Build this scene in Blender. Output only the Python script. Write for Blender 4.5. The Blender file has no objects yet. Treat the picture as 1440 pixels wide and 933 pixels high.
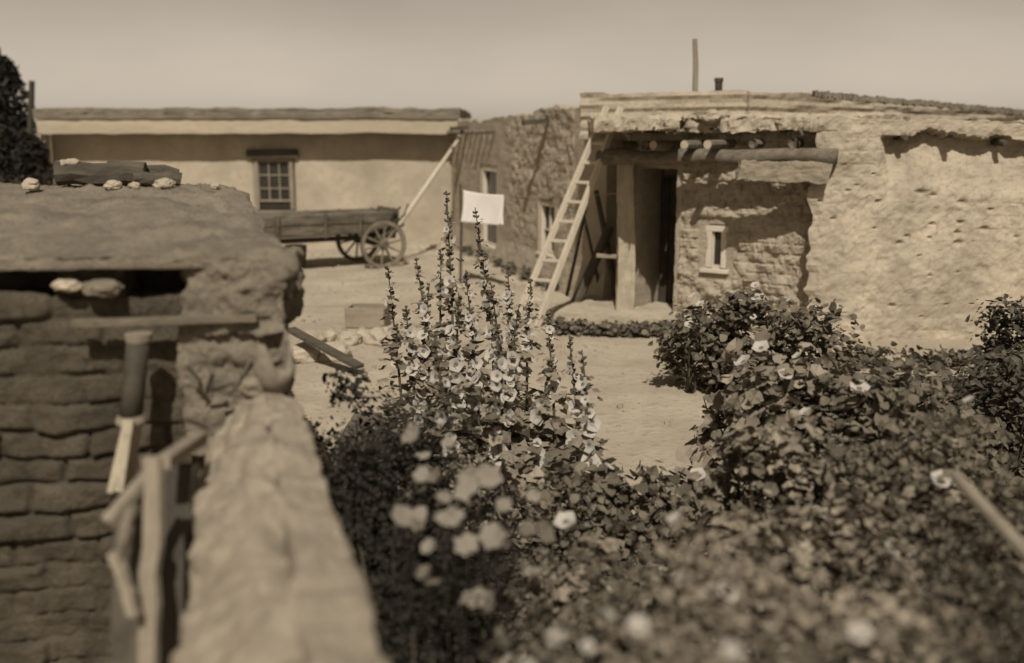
import bpy, bmesh, math, random
from mathutils import Vector, Matrix, noise, Euler
rnd = random.Random(11)
R = math.radians
S = bpy.context.scene
COL = S.collection

# ------------------------------------------------------------------ camera maths (metres; yard level is z = 0)
CAM_Z, FPX, PITCH = 2.75, 1400.0, math.atan(276.5/1400)
cp, sp = math.cos(PITCH), math.sin(PITCH)
def ray(u, v):
    a, b = (u-720)/FPX, (466.5-v)/FPX
    return Vector((a, cp + b*sp, -sp + b*cp))
def wp(u, v, Y):
    r = ray(u, v); k = Y/r.y
    return Vector((r.x*k, Y, CAM_Z + r.z*k))
def gp(u, v, z=0.0):
    r = ray(u, v); k = (z-CAM_Z)/r.z
    return Vector((r.x*k, r.y*k, z))
def fr(x, n=4, sc=1.0):
    return noise.fractal(Vector(x)*sc, 0.9, 2.1, n)

# ------------------------------------------------------------------ materials (all sepia-toned, matt)
def nodes_of(m):
    m.use_nodes = True
    nt = m.node_tree; nt.nodes.clear()
    return nt, nt.nodes, nt.links
def earth_mat(name, a, b, c=None, scale=3.0, fine=40.0, bump=0.35, dist=0.02, stretch=(1,1,1), rough=0.95, spots=0.0):
    """base colour wanders between a and b by broad noise, c speckles it, bump from fine noise"""
    m = bpy.data.materials.new(name); nt, N, L = nodes_of(m)
    out = N.new('ShaderNodeOutputMaterial'); p = N.new('ShaderNodeBsdfPrincipled')
    p.inputs['Roughness'].default_value = rough; p.inputs['Specular IOR Level'].default_value = 0.15
    tc = N.new('ShaderNodeTexCoord'); mp = N.new('ShaderNodeMapping'); mp.inputs['Scale'].default_value = stretch
    L.new(tc.outputs['Object'], mp.inputs['Vector'])
    n1 = N.new('ShaderNodeTexNoise'); n1.inputs['Scale'].default_value = scale; n1.inputs['Detail'].default_value = 6; n1.inputs['Roughness'].default_value = 0.62
    n2 = N.new('ShaderNodeTexNoise'); n2.inputs['Scale'].default_value = fine; n2.inputs['Detail'].default_value = 5; n2.inputs['Roughness'].default_value = 0.7
    for n in (n1, n2): L.new(mp.outputs[0], n.inputs['Vector'])
    r1 = N.new('ShaderNodeValToRGB'); r1.color_ramp.elements[0].position = 0.33; r1.color_ramp.elements[1].position = 0.67
    r1.color_ramp.elements[0].color = (*a, 1); r1.color_ramp.elements[1].color = (*b, 1)
    L.new(n1.outputs['Fac'], r1.inputs[0])
    mix = N.new('ShaderNodeMix'); mix.data_type = 'RGBA'; mix.blend_type = 'MIX'
    r2 = N.new('ShaderNodeValToRGB'); r2.color_ramp.elements[0].position = 0.52; r2.color_ramp.elements[1].position = 0.7
    r2.color_ramp.elements[0].color = (0,0,0,1); r2.color_ramp.elements[1].color = (.75,.75,.75,1)
    L.new(n2.outputs['Fac'], r2.inputs[0]); L.new(r2.outputs[0], mix.inputs[0])
    L.new(r1.outputs[0], mix.inputs[6]); mix.inputs[7].default_value = (*(c or tuple(x*.6 for x in a)), 1)
    L.new(mix.outputs[2], p.inputs['Base Color'])
    bp = N.new('ShaderNodeBump'); bp.inputs['Strength'].default_value = bump; bp.inputs['Distance'].default_value = dist
    L.new(n2.outputs['Fac'], bp.inputs['Height']); L.new(bp.outputs[0], p.inputs['Normal'])
    L.new(p.outputs[0], out.inputs[0])
    return m
def tone(v, g=.84, b=.62): v*=.73; return (v, v*g, v*b)
def leaf_mat(name, a, b, trans=0.25):
    m = bpy.data.materials.new(name); nt, N, L = nodes_of(m)
    out = N.new('ShaderNodeOutputMaterial'); p = N.new('ShaderNodeBsdfPrincipled')
    p.inputs['Roughness'].default_value = 0.7; p.inputs['Specular IOR Level'].default_value = 0.2
    g = N.new('ShaderNodeNewGeometry'); r1 = N.new('ShaderNodeValToRGB')
    r1.color_ramp.elements[0].color = (*a, 1); r1.color_ramp.elements[1].color = (*b, 1)
    L.new(g.outputs['Random Per Island'], r1.inputs[0]); L.new(r1.outputs[0], p.inputs['Base Color'])
    t = N.new('ShaderNodeBsdfTranslucent'); L.new(r1.outputs[0], t.inputs[0])
    mx = N.new('ShaderNodeMixShader'); mx.inputs[0].default_value = trans
    L.new(p.outputs[0], mx.inputs[1]); L.new(t.outputs[0], mx.inputs[2]); L.new(mx.outputs[0], out.inputs[0])
    return m
def glass_mat(name, v):
    m = bpy.data.materials.new(name); nt, N, L = nodes_of(m)
    out = N.new('ShaderNodeOutputMaterial'); p = N.new('ShaderNodeBsdfPrincipled')
    n = N.new('ShaderNodeTexNoise'); n.inputs['Scale'].default_value = 4
    r1 = N.new('ShaderNodeValToRGB'); r1.color_ramp.elements[0].color = (*tone(v*.6), 1); r1.color_ramp.elements[1].color = (*tone(v*1.5), 1)
    L.new(n.outputs['Fac'], r1.inputs[0]); L.new(r1.outputs[0], p.inputs['Base Color'])
    p.inputs['Roughness'].default_value = 0.25; p.inputs['Specular IOR Level'].default_value = 0.4
    L.new(p.outputs[0], out.inputs[0]); return m

M = {}
M['ground'] = earth_mat('packed earth', tone(.39), tone(.56), tone(.30), scale=.9, fine=11, bump=.6, dist=.04)
M['soil']   = earth_mat('garden soil', tone(.14), tone(.24), tone(.08), scale=2, fine=18, bump=.8, dist=.04)
M['plaster']= earth_mat('smooth mud plaster', tone(.37), tone(.55), tone(.36), scale=.8, fine=7, bump=.15, dist=.01)
M['adobe']  = earth_mat('worn adobe', tone(.36), tone(.50), tone(.22), scale=2.2, fine=22, bump=.7, dist=.03)
M['adobe_light'] = earth_mat('pale mud plaster', tone(.38), tone(.58), tone(.30), scale=1.6, fine=14, bump=.6, dist=.02, stretch=(1,1,.6))
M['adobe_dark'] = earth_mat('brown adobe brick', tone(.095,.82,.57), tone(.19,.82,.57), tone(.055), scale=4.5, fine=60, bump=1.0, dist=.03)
M['mud_roof'] = earth_mat('dry roof mud', tone(.25), tone(.43), tone(.15), scale=3.5, fine=55, bump=1.0, dist=.03)
M['mud_wall'] = earth_mat('pale wall mud', tone(.29), tone(.40), tone(.20), scale=7, fine=40, bump=.6, dist=.012)
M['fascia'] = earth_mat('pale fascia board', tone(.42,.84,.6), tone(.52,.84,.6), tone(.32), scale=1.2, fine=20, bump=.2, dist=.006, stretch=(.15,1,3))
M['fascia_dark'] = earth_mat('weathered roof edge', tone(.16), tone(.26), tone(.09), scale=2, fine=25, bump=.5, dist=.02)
M['wood']   = earth_mat('grey weathered wood', tone(.24,.84,.62), tone(.36,.84,.62), tone(.13), scale=3, fine=30, bump=.5, dist=.008, stretch=(4,4,.5))
M['wood_x'] = earth_mat('weathered plank', tone(.26,.84,.6), tone(.40,.84,.6), tone(.13), scale=3, fine=30, bump=.5, dist=.008, stretch=(.5,4,4))
M['wood_worn'] = earth_mat('worn brown board', tone(.15,.84,.6), tone(.27,.84,.6), tone(.08), scale=4, fine=30, bump=.7, dist=.01, stretch=(.6,4,4))
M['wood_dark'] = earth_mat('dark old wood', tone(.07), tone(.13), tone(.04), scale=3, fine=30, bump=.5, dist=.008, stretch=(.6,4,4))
M['wood_pale'] = earth_mat('bleached wood', tone(.55,.86,.66), tone(.68,.86,.66), tone(.42,.84,.6), scale=4, fine=30, bump=.3, dist=.004, stretch=(4,4,.6))
M['post']   = earth_mat('pale split post', tone(.40,.85,.62), tone(.54,.85,.62), tone(.22), scale=3, fine=18, bump=.6, dist=.015, stretch=(4,4,.6))
M['log']    = earth_mat('log bark', tone(.12), tone(.26), tone(.06), scale=5, fine=30, bump=.7, dist=.012, stretch=(.5,3,3))
M['log_end']= earth_mat('sawn log end', tone(.45), tone(.58), tone(.3), scale=9, fine=50, bump=.4, dist=.006)
M['wheel']  = earth_mat('worn wheel wood', tone(.17,.84,.6), tone(.29,.84,.6), tone(.09), scale=5, fine=25, bump=.4, dist=.006)
M['wagon']  = earth_mat('wagon planks', tone(.08), tone(.23), tone(.04), scale=3.5, fine=22, bump=.5, dist=.01, stretch=(.6,3,2.2))
M['iron']   = earth_mat('rusty iron', tone(.06), tone(.11), tone(.03), scale=6, fine=40, bump=.3, dist=.004, rough=.7)
M['frame']  = earth_mat('chalky window paint', tone(.60,.87,.7), tone(.72,.87,.7), tone(.45), scale=5, fine=40, bump=.2, dist=.003)
M['frame_dull'] = earth_mat('dull window paint', tone(.24), tone(.32), tone(.15), scale=5, fine=40, bump=.2, dist=.003)
M['glass']  = glass_mat('dark window glass', .035)
M['hollow'] = earth_mat('mud darkened as shade', tone(.05), tone(.09), tone(.03), scale=3, fine=20, bump=.3)  # near-black colour put in for shade in the porch recess and eave gap
M['cloth']  = earth_mat('white cotton', (.68,.63,.57), (.75,.70,.63), (.6,.56,.5), scale=3, fine=60, bump=.15, dist=.003)
M['stone']  = earth_mat('field stone', tone(.38,.835,.62), tone(.55,.835,.62), tone(.25), scale=5, fine=30, bump=.5, dist=.01)
M['pebble'] = earth_mat('pebble', tone(.22), tone(.5), tone(.15), scale=3, fine=30, bump=.3)
M['clay']   = earth_mat('fired clay', tone(.2), tone(.32), tone(.12), scale=6, fine=40, bump=.4, dist=.005)
M['pipe']   = earth_mat('sooty pipe and painted shade', tone(.05), tone(.09), tone(.03), scale=5, fine=40, bump=.2, dist=.003, rough=.6)
M['wire']   = earth_mat('wire', tone(.3), tone(.4), scale=5)
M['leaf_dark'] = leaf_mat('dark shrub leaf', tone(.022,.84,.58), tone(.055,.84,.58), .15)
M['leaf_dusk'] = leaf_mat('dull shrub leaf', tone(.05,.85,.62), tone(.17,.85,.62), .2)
M['leaf_mid']  = leaf_mat('garden leaf', tone(.09,.835,.60), tone(.27,.835,.60), .25)
M['leaf_pale'] = leaf_mat('broad hollyhock leaf', tone(.17,.835,.60), tone(.46,.835,.62), .25)
M['leaf_bright'] = leaf_mat('large bright leaf', tone(.2,.835,.62), tone(.36,.87,.68), .25)  # brighter tone for the large leaved plants
M['tree_leaf'] = leaf_mat('juniper needles', tone(.016), tone(.04), .1)
M['stem']   = leaf_mat('green stem', tone(.09,.84,.58), tone(.13,.84,.58), .0)
M['petal']  = leaf_mat('pale petal', (.36,.32,.26), (.58,.53,.46), .3)
M['petal_eye'] = leaf_mat('flower eye', tone(.12), tone(.2), .0)
M['bark']   = earth_mat('tree bark', tone(.05), tone(.09), tone(.03), scale=5, fine=30, bump=.6, stretch=(3,3,.5))
M['twig']   = earth_mat('dry twig', tone(.10), tone(.16), tone(.06), scale=8, fine=40, bump=.3)

# ------------------------------------------------------------------ object helpers
def link_mesh(name, verts, faces, mat, parent=None, smooth=False, loc=None):
    me = bpy.data.meshes.new(name); me.from_pydata([tuple(v) for v in verts], [], faces); me.update()
    if smooth: me.polygons.foreach_set('use_smooth', [True]*len(me.polygons))
    for mm in (mat if isinstance(mat, (list, tuple)) else [mat]): me.materials.append(mm)
    o = bpy.data.objects.new(name, me); COL.objects.link(o)
    if parent: o.parent = parent
    if loc is not None: o.location = loc
    return o
def tag(o, label, cat, group=None, kind=None):
    o['label'] = label; o['category'] = cat
    if group: o['group'] = group
    if kind: o['kind'] = kind
    return o
def thing(name, label, cat, loc=(0,0,0), rz=0.0, group=None):
    o = bpy.data.objects.new(name, None); COL.objects.link(o); o.empty_display_size = .2
    o.location = loc; o.rotation_euler = (0,0,rz)
    return tag(o, label, cat, group)
class MB:
    """collects shapes; build() links them as one mesh object"""
    def __init__(s): s.v=[]; s.f=[]; s.mi=[]
    def add(s, vs, fs, mi=0):
        n=len(s.v); s.v += [Vector(v) for v in vs]; s.f += [tuple(i+n for i in f) for f in fs]; s.mi += [mi]*len(fs)
    def box(s, c, d, rot=None, mi=0, taper=1.0, jit=0.0):
        c=Vector(c); hx,hy,hz=(x/2 for x in d); vs=[]
        for z in (-hz,hz):
            t = taper if z>0 else 1
            for x,y in ((-hx,-hy),(hx,-hy),(hx,hy),(-hx,hy)):
                p=Vector((x*t,y*t,z)) + Vector((rnd.uniform(-jit,jit),rnd.uniform(-jit,jit),rnd.uniform(-jit,jit)))
                if rot is not None: p = rot @ p
                vs.append(c+p)
        s.add(vs, [(3,2,1,0),(4,5,6,7),(0,1,5,4),(1,2,6,5),(2,3,7,6),(3,0,4,7)], mi)
    def beam(s, a, b, w, h, mi=0, up=(0,0,1)):
        """rectangular bar from a to b"""
        a,b=Vector(a),Vector(b); d=(b-a).normalized(); u=Vector(up)
        if abs(d.dot(u))>.98: u=Vector((0,1,0))
        x=d.cross(u).normalized(); y=x.cross(d).normalized(); vs=[]
        for p in (a,b):
            for sx,sy in ((-1,-1),(1,-1),(1,1),(-1,1)): vs.append(p+x*sx*w/2+y*sy*h/2)
        s.add(vs, [(3,2,1,0),(4,5,6,7),(0,1,5,4),(1,2,6,5),(2,3,7,6),(3,0,4,7)], mi)
    def tube(s, pts, rad, n=8, wob=0.0, mi=0, cap_mi=None):
        pts=[Vector(p) for p in pts]; base=len(s.v); vs=[]; fs=[]; m=len(pts)
        rads = rad if isinstance(rad,(list,tuple)) else [rad]*m
        for i,p in enumerate(pts):
            d=(pts[min(i+1,m-1)]-pts[max(i-1,0)]).normalized(); u=Vector((0,0,1)) if abs(d.z)<.9 else Vector((0,1,0))
            x=d.cross(u).normalized(); y=x.cross(d)
            for k in range(n):
                a=2*math.pi*k/n; rr=rads[i]*(1+wob*rnd.uniform(-1,1)); vs.append(p+x*math.cos(a)*rr+y*math.sin(a)*rr)
        for i in range(m-1):
            for k in range(n): fs.append((i*n+k,i*n+(k+1)%n,(i+1)*n+(k+1)%n,(i+1)*n+k))
        s.add(vs,fs,mi); s.f += [tuple(base+k for k in reversed(range(n))), tuple(base+(m-1)*n+k for k in range(n))]
        s.mi += [cap_mi if cap_mi is not None else mi]*2
    def build(s, name, mat, parent=None, smooth=False, bevel=0.0, loc=None):
        o = link_mesh(name, s.v, s.f, mat, parent, smooth, loc)
        o.data.polygons.foreach_set('material_index', s.mi)
        if bevel:
            b=o.modifiers.new('Bevel','BEVEL'); b.width=bevel; b.segments=2; b.limit_method='ANGLE'
        return o
def lattice(nx, ny, nz, f):
    ids={}; vs=[]; ps=[]
    def vid(i,j,k):
        key=(i,j,k)
        if key not in ids: ids[key]=len(vs); vs.append(Vector(f(i/nx,j/ny,k/nz))); ps.append((i/nx,j/ny,k/nz))
        return ids[key]
    fs=[]
    for i in range(nx):
        for k in range(nz):
            fs.append((vid(i,0,k),vid(i+1,0,k),vid(i+1,0,k+1),vid(i,0,k+1)))
            fs.append((vid(i,ny,k+1),vid(i+1,ny,k+1),vid(i+1,ny,k),vid(i,ny,k)))
        for j in range(ny):
            fs.append((vid(i,j+1,0),vid(i+1,j+1,0),vid(i+1,j,0),vid(i,j,0)))
            fs.append((vid(i,j,nz),vid(i+1,j,nz),vid(i+1,j+1,nz),vid(i,j+1,nz)))
    for j in range(ny):
        for k in range(nz):
            fs.append((vid(0,j,k+1),vid(0,j+1,k+1),vid(0,j+1,k),vid(0,j,k)))
            fs.append((vid(nx,j,k),vid(nx,j+1,k),vid(nx,j+1,k+1),vid(nx,j,k+1)))
    return vs,fs,ps
def mud(name, n, f, mat, disp, parent=None, smooth=False):
    """closed lump of earth: lattice box mapped by f(a,b,c), then pushed out along its normals by disp(p, a, b, c)"""
    vs,fs,ps = lattice(*n, f)
    o = link_mesh(name, vs, fs, mat, parent, smooth); me=o.data
    nn=[v.normal.copy() for v in me.vertices]
    for v,nv,q in zip(me.vertices,nn,ps): v.co = v.co + nv*disp(v.co,*q)
    me.update(); return o
def wall_f(P, Q, th, z0, z1, recess=None):
    """P->Q is the front line as the viewer sees it, left to right; z1(a) is the top; recess(a,z) pushes the front inward"""
    P,Q=Vector((P[0],P[1],0)),Vector((Q[0],Q[1],0)); d=(Q-P); n=Vector((-d.y,d.x,0)).normalized()   # away from the viewer
    def f(a,b,c):
        zt = z1(a) if callable(z1) else z1
        z = z0+(zt-z0)*c; p = P+d*a+n*(th*b)
        if b==0 and recess: p = p+n*recess(a,z)
        return (p.x,p.y,z)
    return f
def bricks(u, z, L=.36, H=.14, seed=0.0, deep=.04):
    """height field of weathered adobe courses"""
    w = .025*fr((u*1.3,z*.6,seed),2); zz=z+w; row=math.floor(zz/H); off=(row%2)*.5+.23*math.sin(row*7.3+seed)
    uu=u/L+off; cell=math.floor(uu); fu=(uu-cell); fz=(zz/H-row)
    eu=min(fu,1-fu)*L; ez=min(fz*.85,1-fz)*H; e=min(eu,ez); t=min(1,max(0,e/.02)); t=t*t*(3-2*t)
    h=math.sin(cell*12.9+row*78.2+seed)*43758.5; h-=math.floor(h)
    return deep*t*(.55+.6*h) + (h-.5)*.02

# ------------------------------------------------------------------ the ground
def gz(x, y):
    # two shallow wheel ruts worn across the yard
    d=y-(18.6+.35*x+.3*math.sin(x*.7)); rut=sum(math.exp(-((d-o)/.12)**2) for o in (0,1.3))*.03*min(1,max(0,(3-x)/2))
    k = min(1, max(0, (y-1)/6))
    return -rut + .06*k*fr((x*.22,y*.22,3.0),3) + .022*k*fr((x*1.1,y*1.1,5.0),3) + .012*fr((x*1.7,y*1.7,1.0),3)
def graded(lo, hi, step, far, grow=1.35):
    c=[]; x=lo
    while x<=hi+1e-6: c.append(x); x+=step
    s=step
    while c[-1]<far: s*=grow; c.append(c[-1]+s)
    s=step
    while c[0]>-far: s*=grow; c.insert(0,c[0]-s)
    return c
def sheet(name, xs, ys, zf, mat, keep=None):
    vs=[(x,y,zf(x,y)) for y in ys for x in xs]; n=len(xs); fs=[]
    for j in range(len(ys)-1):
        for i in range(n-1):
            if keep is None or keep((xs[i]+xs[i+1])/2,(ys[j]+ys[j+1])/2): fs.append((j*n+i,j*n+i+1,(j+1)*n+i+1,(j+1)*n+i))
    return link_mesh(name, vs, fs, mat, smooth=True)
g = sheet('ground', graded(-8,8,.16,420), graded(1,26,.16,420), gz, M['ground']); g['kind']='structure'
def in_soil(x,y):
    j=.25*fr((x*1.5,y*1.5,7.0),3)
    left_of_path = x < .62-.02*(y-8)+j and x > -1.6 and y < 9.6+j
    right_of_path = x > 2.0+.1*(y-9)+j and y < 11.0
    near = y < 6.0+j and x > -.9
    return y>.4 and (left_of_path or right_of_path or near) and x<14
xs=[-2+.14*i for i in range(100)]; ys=[.4+.14*i for i in range(86)]
so = sheet('garden_soil', xs, ys, lambda x,y: gz(x,y)+.012+.02*abs(fr((x*4,y*4,2.0),3)), M['soil'], in_soil); so['kind']='structure'

b=MB()
for i in range(1500):
    y=9+15*rnd.random()**.8; x=rnd.uniform(-6,3.2); r=rnd.choice((.012,.016,.02,.03,.045 if i%6==0 else .018)); n=5
    if x>1.4+.337*(16-y) and y>15.5: continue
    q=Vector((x,y,gz(x,y))); vs=[q+Vector((math.cos(6.283*k/n)*r*rnd.uniform(.7,1.3),math.sin(6.283*k/n)*r*rnd.uniform(.7,1.3),-.005)) for k in range(n)]+[q+Vector((math.cos(6.283*k/n)*r*.6,math.sin(6.283*k/n)*r*.6,r*rnd.uniform(.5,.9))) for k in range(n)]
    b.add(vs,[(k,(k+1)%n,n+(k+1)%n,n+k) for k in range(n)]+[tuple(range(n,2*n))])
pb=b.build('pebbles',M['pebble']); tag(pb,'scattered pebbles and clods on the bare yard','pebbles',kind='stuff')
# ------------------------------------------------------------------ long house across the yard
LY = 24.9
lx0, lx1 = wp(72,200,LY).x, wp(646,200,LY).x
house = thing('long_house', 'long low mud plastered house with a deep shaded eave and one paned window', 'house', ((lx0+lx1)/2,LY,0))
def hp(o): o.parent=house; o.matrix_parent_inverse=Matrix.Translation(house.location).inverted(); return o
wa,wb = wp(358,260,LY), wp(413,260,LY); wz0,wz1 = wp(380,300,LY).z, wp(380,222,LY).z
def rec_long(a,z):
    x=lx0+(lx1-lx0)*a
    return .16 if wa.x-.02<x<wb.x+.02 and wz0-.02<z<wz1+.02 else 0
hp(mud('wall',(190,4,56), wall_f((lx0,LY),(lx1,LY),6,-.2,2.93,rec_long), M['plaster'], lambda p,a,b,c: .012*fr(p,4,1.2)+.006*fr(p,2,6), smooth=True))
ov=.58; zb=wp(360,188,LY-ov).z; zm=wp(360,168,LY-ov).z; zt=wp(360,152,LY-ov).z
b=MB(); 
hp(mud('fascia_board',(160,2,4),lambda a,bb,c:(lx0-.05+(lx1-lx0+.1)*a,LY-ov+.06*bb,zb+(zm-zb)*c+.03*fr((a*7,0,1),3)),M['fascia'],lambda p,a,bb,c:.012*fr(p,3,2.5)))
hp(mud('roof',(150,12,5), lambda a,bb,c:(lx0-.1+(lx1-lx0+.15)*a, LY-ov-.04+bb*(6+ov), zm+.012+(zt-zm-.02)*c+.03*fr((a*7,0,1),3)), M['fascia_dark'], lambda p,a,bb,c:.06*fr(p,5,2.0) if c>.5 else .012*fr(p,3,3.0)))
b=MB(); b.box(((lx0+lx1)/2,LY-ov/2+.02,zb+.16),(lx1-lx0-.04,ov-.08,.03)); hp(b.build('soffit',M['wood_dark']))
b=MB(); b.box((lx0-.06,LY-.3,(zb-.02)/2),(.26,.26,zb-.02)); hp(b.build('corner_post',M['fascia'],bevel=.02))
def make_window(parent_fn, x0,x1,z0,z1,y, nx,nz, fw=.09, frame='frame', sash_gap=0.0, lintel=False):
    f=MB(); t=.07
    f.box(((x0+x1)/2,y,z1-fw/2+.002),(x1-x0+.04,t,fw)); f.box(((x0+x1)/2,y-.02,z0+.03),(x1-x0+.12,t+.08,.06))
    f.box((x0+fw/2,y,(z0+z1)/2),(fw,t-.006,z1-z0-fw-.06)); f.box((x1-fw/2,y,(z0+z1)/2),(fw,t-.006,z1-z0-fw-.06))
    w=parent_fn(f.build('window',M[frame],bevel=.008))
    m=MB(); a0,a1,c0,c1=x0+fw,x1-fw,z0+.06+sash_gap,z1-fw
    for i in range(1,nx): m.box((a0+(a1-a0)*i/nx,y+.03,(c0+c1)/2),(.035,.035,c1-c0))
    for k in range(1,nz): m.box(((a0+a1)/2,y+.032,c0+(c1-c0)*k/nz),(a1-a0,.03,.032))
    m.box(((a0+a1)/2,y+.033,c0+.025),(a1-a0,.04,.05))
    for xx in (a0+.01,a1-.01): m.box((xx,y+.031,(c0+c1)/2),(.02,.037,c1-c0-.004))
    s=m.build('sash',M[frame] ,parent=w)
    p=MB(); p.box(((a0+a1)/2,y+.065,(z0+.06+c1)/2),(a1-a0+.02,.01,c1-z0-.06)); p.build('pane',M['glass'],parent=w)
    return w
make_window(hp, wa.x,wb.x,wz0,wz1,LY+.03,3,3,fw=.1,frame='frame_dull',sash_gap=.22)
b=MB(); b.box(((wa.x+wb.x)/2,LY-.03,wz1+.1),(wb.x-wa.x+.3,.14,.2),jit=.01); hp(b.build('lintel',M['wood_dark'],bevel=.01))

# ------------------------------------------------------------------ adobe house: long side wall with the row of tall windows
W0=Vector((-1.60,25.2,0)); WD=Vector((.319,-.948,0)); WN=Vector((-.948,-.319,0))
def on_w(u):                      # distance along the side wall where picture column u crosses it
    k=(u-720)/FPX                  # depth along the tilted axis varies a little; use wall foot
    # X = k * depth_c ; depth_c ~ Y*cp + (CAM_Z-z)*sp  (z ~ 1.5)
    dz=1.3*sp
    return (k*(W0.y*cp+dz)-W0.x)/(WD.x-k*WD.y*cp)
sE=on_w(852); WE=W0+WD*sE
adobe = thing('adobe_house', 'rambling adobe house with eroded roof edges, porch beams and a pale lit end wall', 'house', (3.2,17,0))
def ap(o): o.parent=adobe; o.matrix_parent_inverse=Matrix.Translation(adobe.location).inverted(); return o
def zw(u,v): s=on_w(u); return wp(u,v,(W0+WD*s).y).z
win1=(on_w(676),on_w(699),zw(688,350),zw(688,233)); win2=(on_w(757),on_w(780),zw(768,362),zw(768,283))
def rec_side(a,z):
    s=a*sE
    for w in (win1,win2):
        if w[0]+.02<s<w[1]-.02 and w[2]<z<w[3]: return .22
    return 0
def side_top(a):
    s=a*sE; return 3.03+.02*s + .10*fr((s*.5,0,0),3)+.06*fr((s*2.2,0,3),3)
def side_disp(p,a,b,c):
    s=a*sE; rough = .15+.30*min(1,max(0,(s-on_w(705))/1.0)) if s<on_w(806) else .35
    if s>on_w(806): rough = .10
    low=max(0,.55-p.z)*.22
    r=rough*min(1,.4+p.z*.4)
    k=0
    if b==0:
        for w in (win1,win2):
            if w[0]-.1<s<w[1]+.1 and w[2]-.1<p.z<w[3]+.1: r*=.1
    return r*(.085*fr(p,5,2.6)+.05*fr(p,4,6.5)+.35*bricks(s,p.z,.40,.15,2.0,.05)) + (low if b==0 else 0)
ap(mud('side_wall',(300,3,96), wall_f(W0,WE,.55,-.2,side_top,rec_side), M['adobe'], side_disp))
# tall windows in the side wall, built in wall coordinates then turned into place
wall_mx = Matrix.Translation(W0) @ Matrix(((WD.x,-WN.x,0,0),(WD.y,-WN.y,0,0),(0,0,1,0),(0,0,0,1)))
def side_fn(o): o.parent=adobe; o.matrix_parent_inverse=Matrix.Translation(adobe.location).inverted() @ wall_mx; return o
make_window(side_fn, win1[0],win1[1],win1[2],win1[3],.06,1,3,fw=.13)
make_window(side_fn, win2[0],win2[1],win2[2],win2[3],.06,2,2,fw=.10)
# earth roof behind the side wall
def roofpoly(name, pts, z0, z1, mat, amp=.05, nx=60, ny=40, nz=3, zf=None):
    A,B,C,D=[Vector((p[0],p[1],0)) for p in pts]
    def f(a,b,c):
        p=(A*(1-a)+B*a)*(1-b)+(D*(1-a)+C*a)*b
        zz=(zf(a,b) if zf else z1)
        return (p.x,p.y,z0+(zz-z0)*c)
    return ap(mud(name,(nx,ny,nz),f,mat,lambda p,a,b,c: amp*fr(p,5,2.4)+ (amp*.5*fr(p,3,9))))
# short posts of the roof edge near the far corner
for i in range(9):
    s=.5+.42*i; p=W0+WD*s; z=2.83; b=MB()
    b.tube([p-WN*.1+Vector((0,0,z)), p+WN*(.16+.1*rnd.random())+Vector((0,0,z-.02))], .045, 7, .1)
    ap(b.build('roof_pole_end',M['log']))
# canales: wooden spouts that throw long shadows down the wall
for u,zc,L in ((659,2.92,.42),(771,3.0,.5)):
    p=W0+WD*on_w(u)+Vector((0,0,zc)); b=MB(); q=p+WN*L+Vector((0,0,-.05))
    b.beam(p-WN*.25,q,.16,.06); x=WD*.05
    b.beam(p-WN*.25+x+Vector((0,0,.03)),q+x+Vector((0,0,.03)),.025,.06); b.beam(p-WN*.25-x+Vector((0,0,.03)),q-x+Vector((0,0,.03)),.025,.06)
    ap(b.build('roof_spout',M['wood_dark']))

# ------------------------------------------------------------------ the porch
B0=Vector((1.72,15.2,0)); B1=Vector((4.35,13.35,0)); BD=(B1-B0); BL=BD.length; BDn=BD.normalized(); BN=Vector((-BDn.y,BDn.x,0))  # into the house
def on_b(u):
    k=(u-720)/FPX; dz=1.5*sp
    return (k*(B0.y*cp+dz)-B0.x)/(BDn.x-k*BDn.y*cp)
def zb_(u,v): s=on_b(u); return wp(u,v,(B0+BDn*s).y).z
d0,d1=on_b(893),on_b(949)
pw=(on_b(993),on_b(1022),zb_(1007,384),zb_(1007,318))
def rec_back(a,z):
    s=a*BL
    if d0<s<d1 and z<2.25: return .9
    if pw[0]+.03<s<pw[1]-.03 and pw[2]<z<pw[3]: return .14
    return 0
def back_disp(p,a,b,c):
    s=a*BL; r=1.0
    if b==0 and (abs(s-d0)<.1 or abs(s-d1)<.1 or (d0<s<d1)): r=.15
    if b==0 and pw[0]-.12<s<pw[1]+.12 and pw[2]-.12<p.z<pw[3]+.12: r=.1
    return r*(.06*fr(p,5,3.0)+.045*fr(p,4,7)+.5*bricks(s,p.z,.38,.14,5.0,.045))
ap(mud('porch_wall',(170,10,104), wall_f(B0,B1,1.2,-.2,2.78,rec_back), [M['adobe']], back_disp))
b=MB(); p=B0+BDn*((d0+d1)/2)+BN*.8
rotb=Matrix(((BDn.x,BN.x,0),(BDn.y,BN.y,0),(0,0,1)))
b.box(p+Vector((0,0,1.05)),(d1-d0-.06,.05,2.1),rotb)
for k in range(4): b.box(p-BN*.04+BDn*((k-1.5)*(d1-d0-.1)/4)+Vector((0,0,1.05)),((d1-d0-.1)/4-.015,.03,2.06),rotb)
ap(b.build('door',M['pipe']))  # near-black pipe colour stands for the shade inside the doorway
back_mx = Matrix.Translation(B0) @ Matrix(((BDn.x,BN.x,0,0),(BDn.y,BN.y,0,0),(0,0,1,0),(0,0,0,1)))
def back_fn(o): o.parent=adobe; o.matrix_parent_inverse=Matrix.Translation(adobe.location).inverted() @ back_mx; return o
make_window(back_fn, pw[0],pw[1],pw[2],pw[3],.03,1,1,fw=.085)
# return wall between the side wall and the recessed porch wall
ap(mud('return_wall',(14,4,40), wall_f((WE.x-.3,WE.y+1.3),(B0.x+1.0,B0.y+1.7),.4,-.2,2.78), M['hollow'], lambda p,a,b,c:.02*fr(p,4,3)))  # coloured dark to deepen the shade of the porch recess
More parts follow.
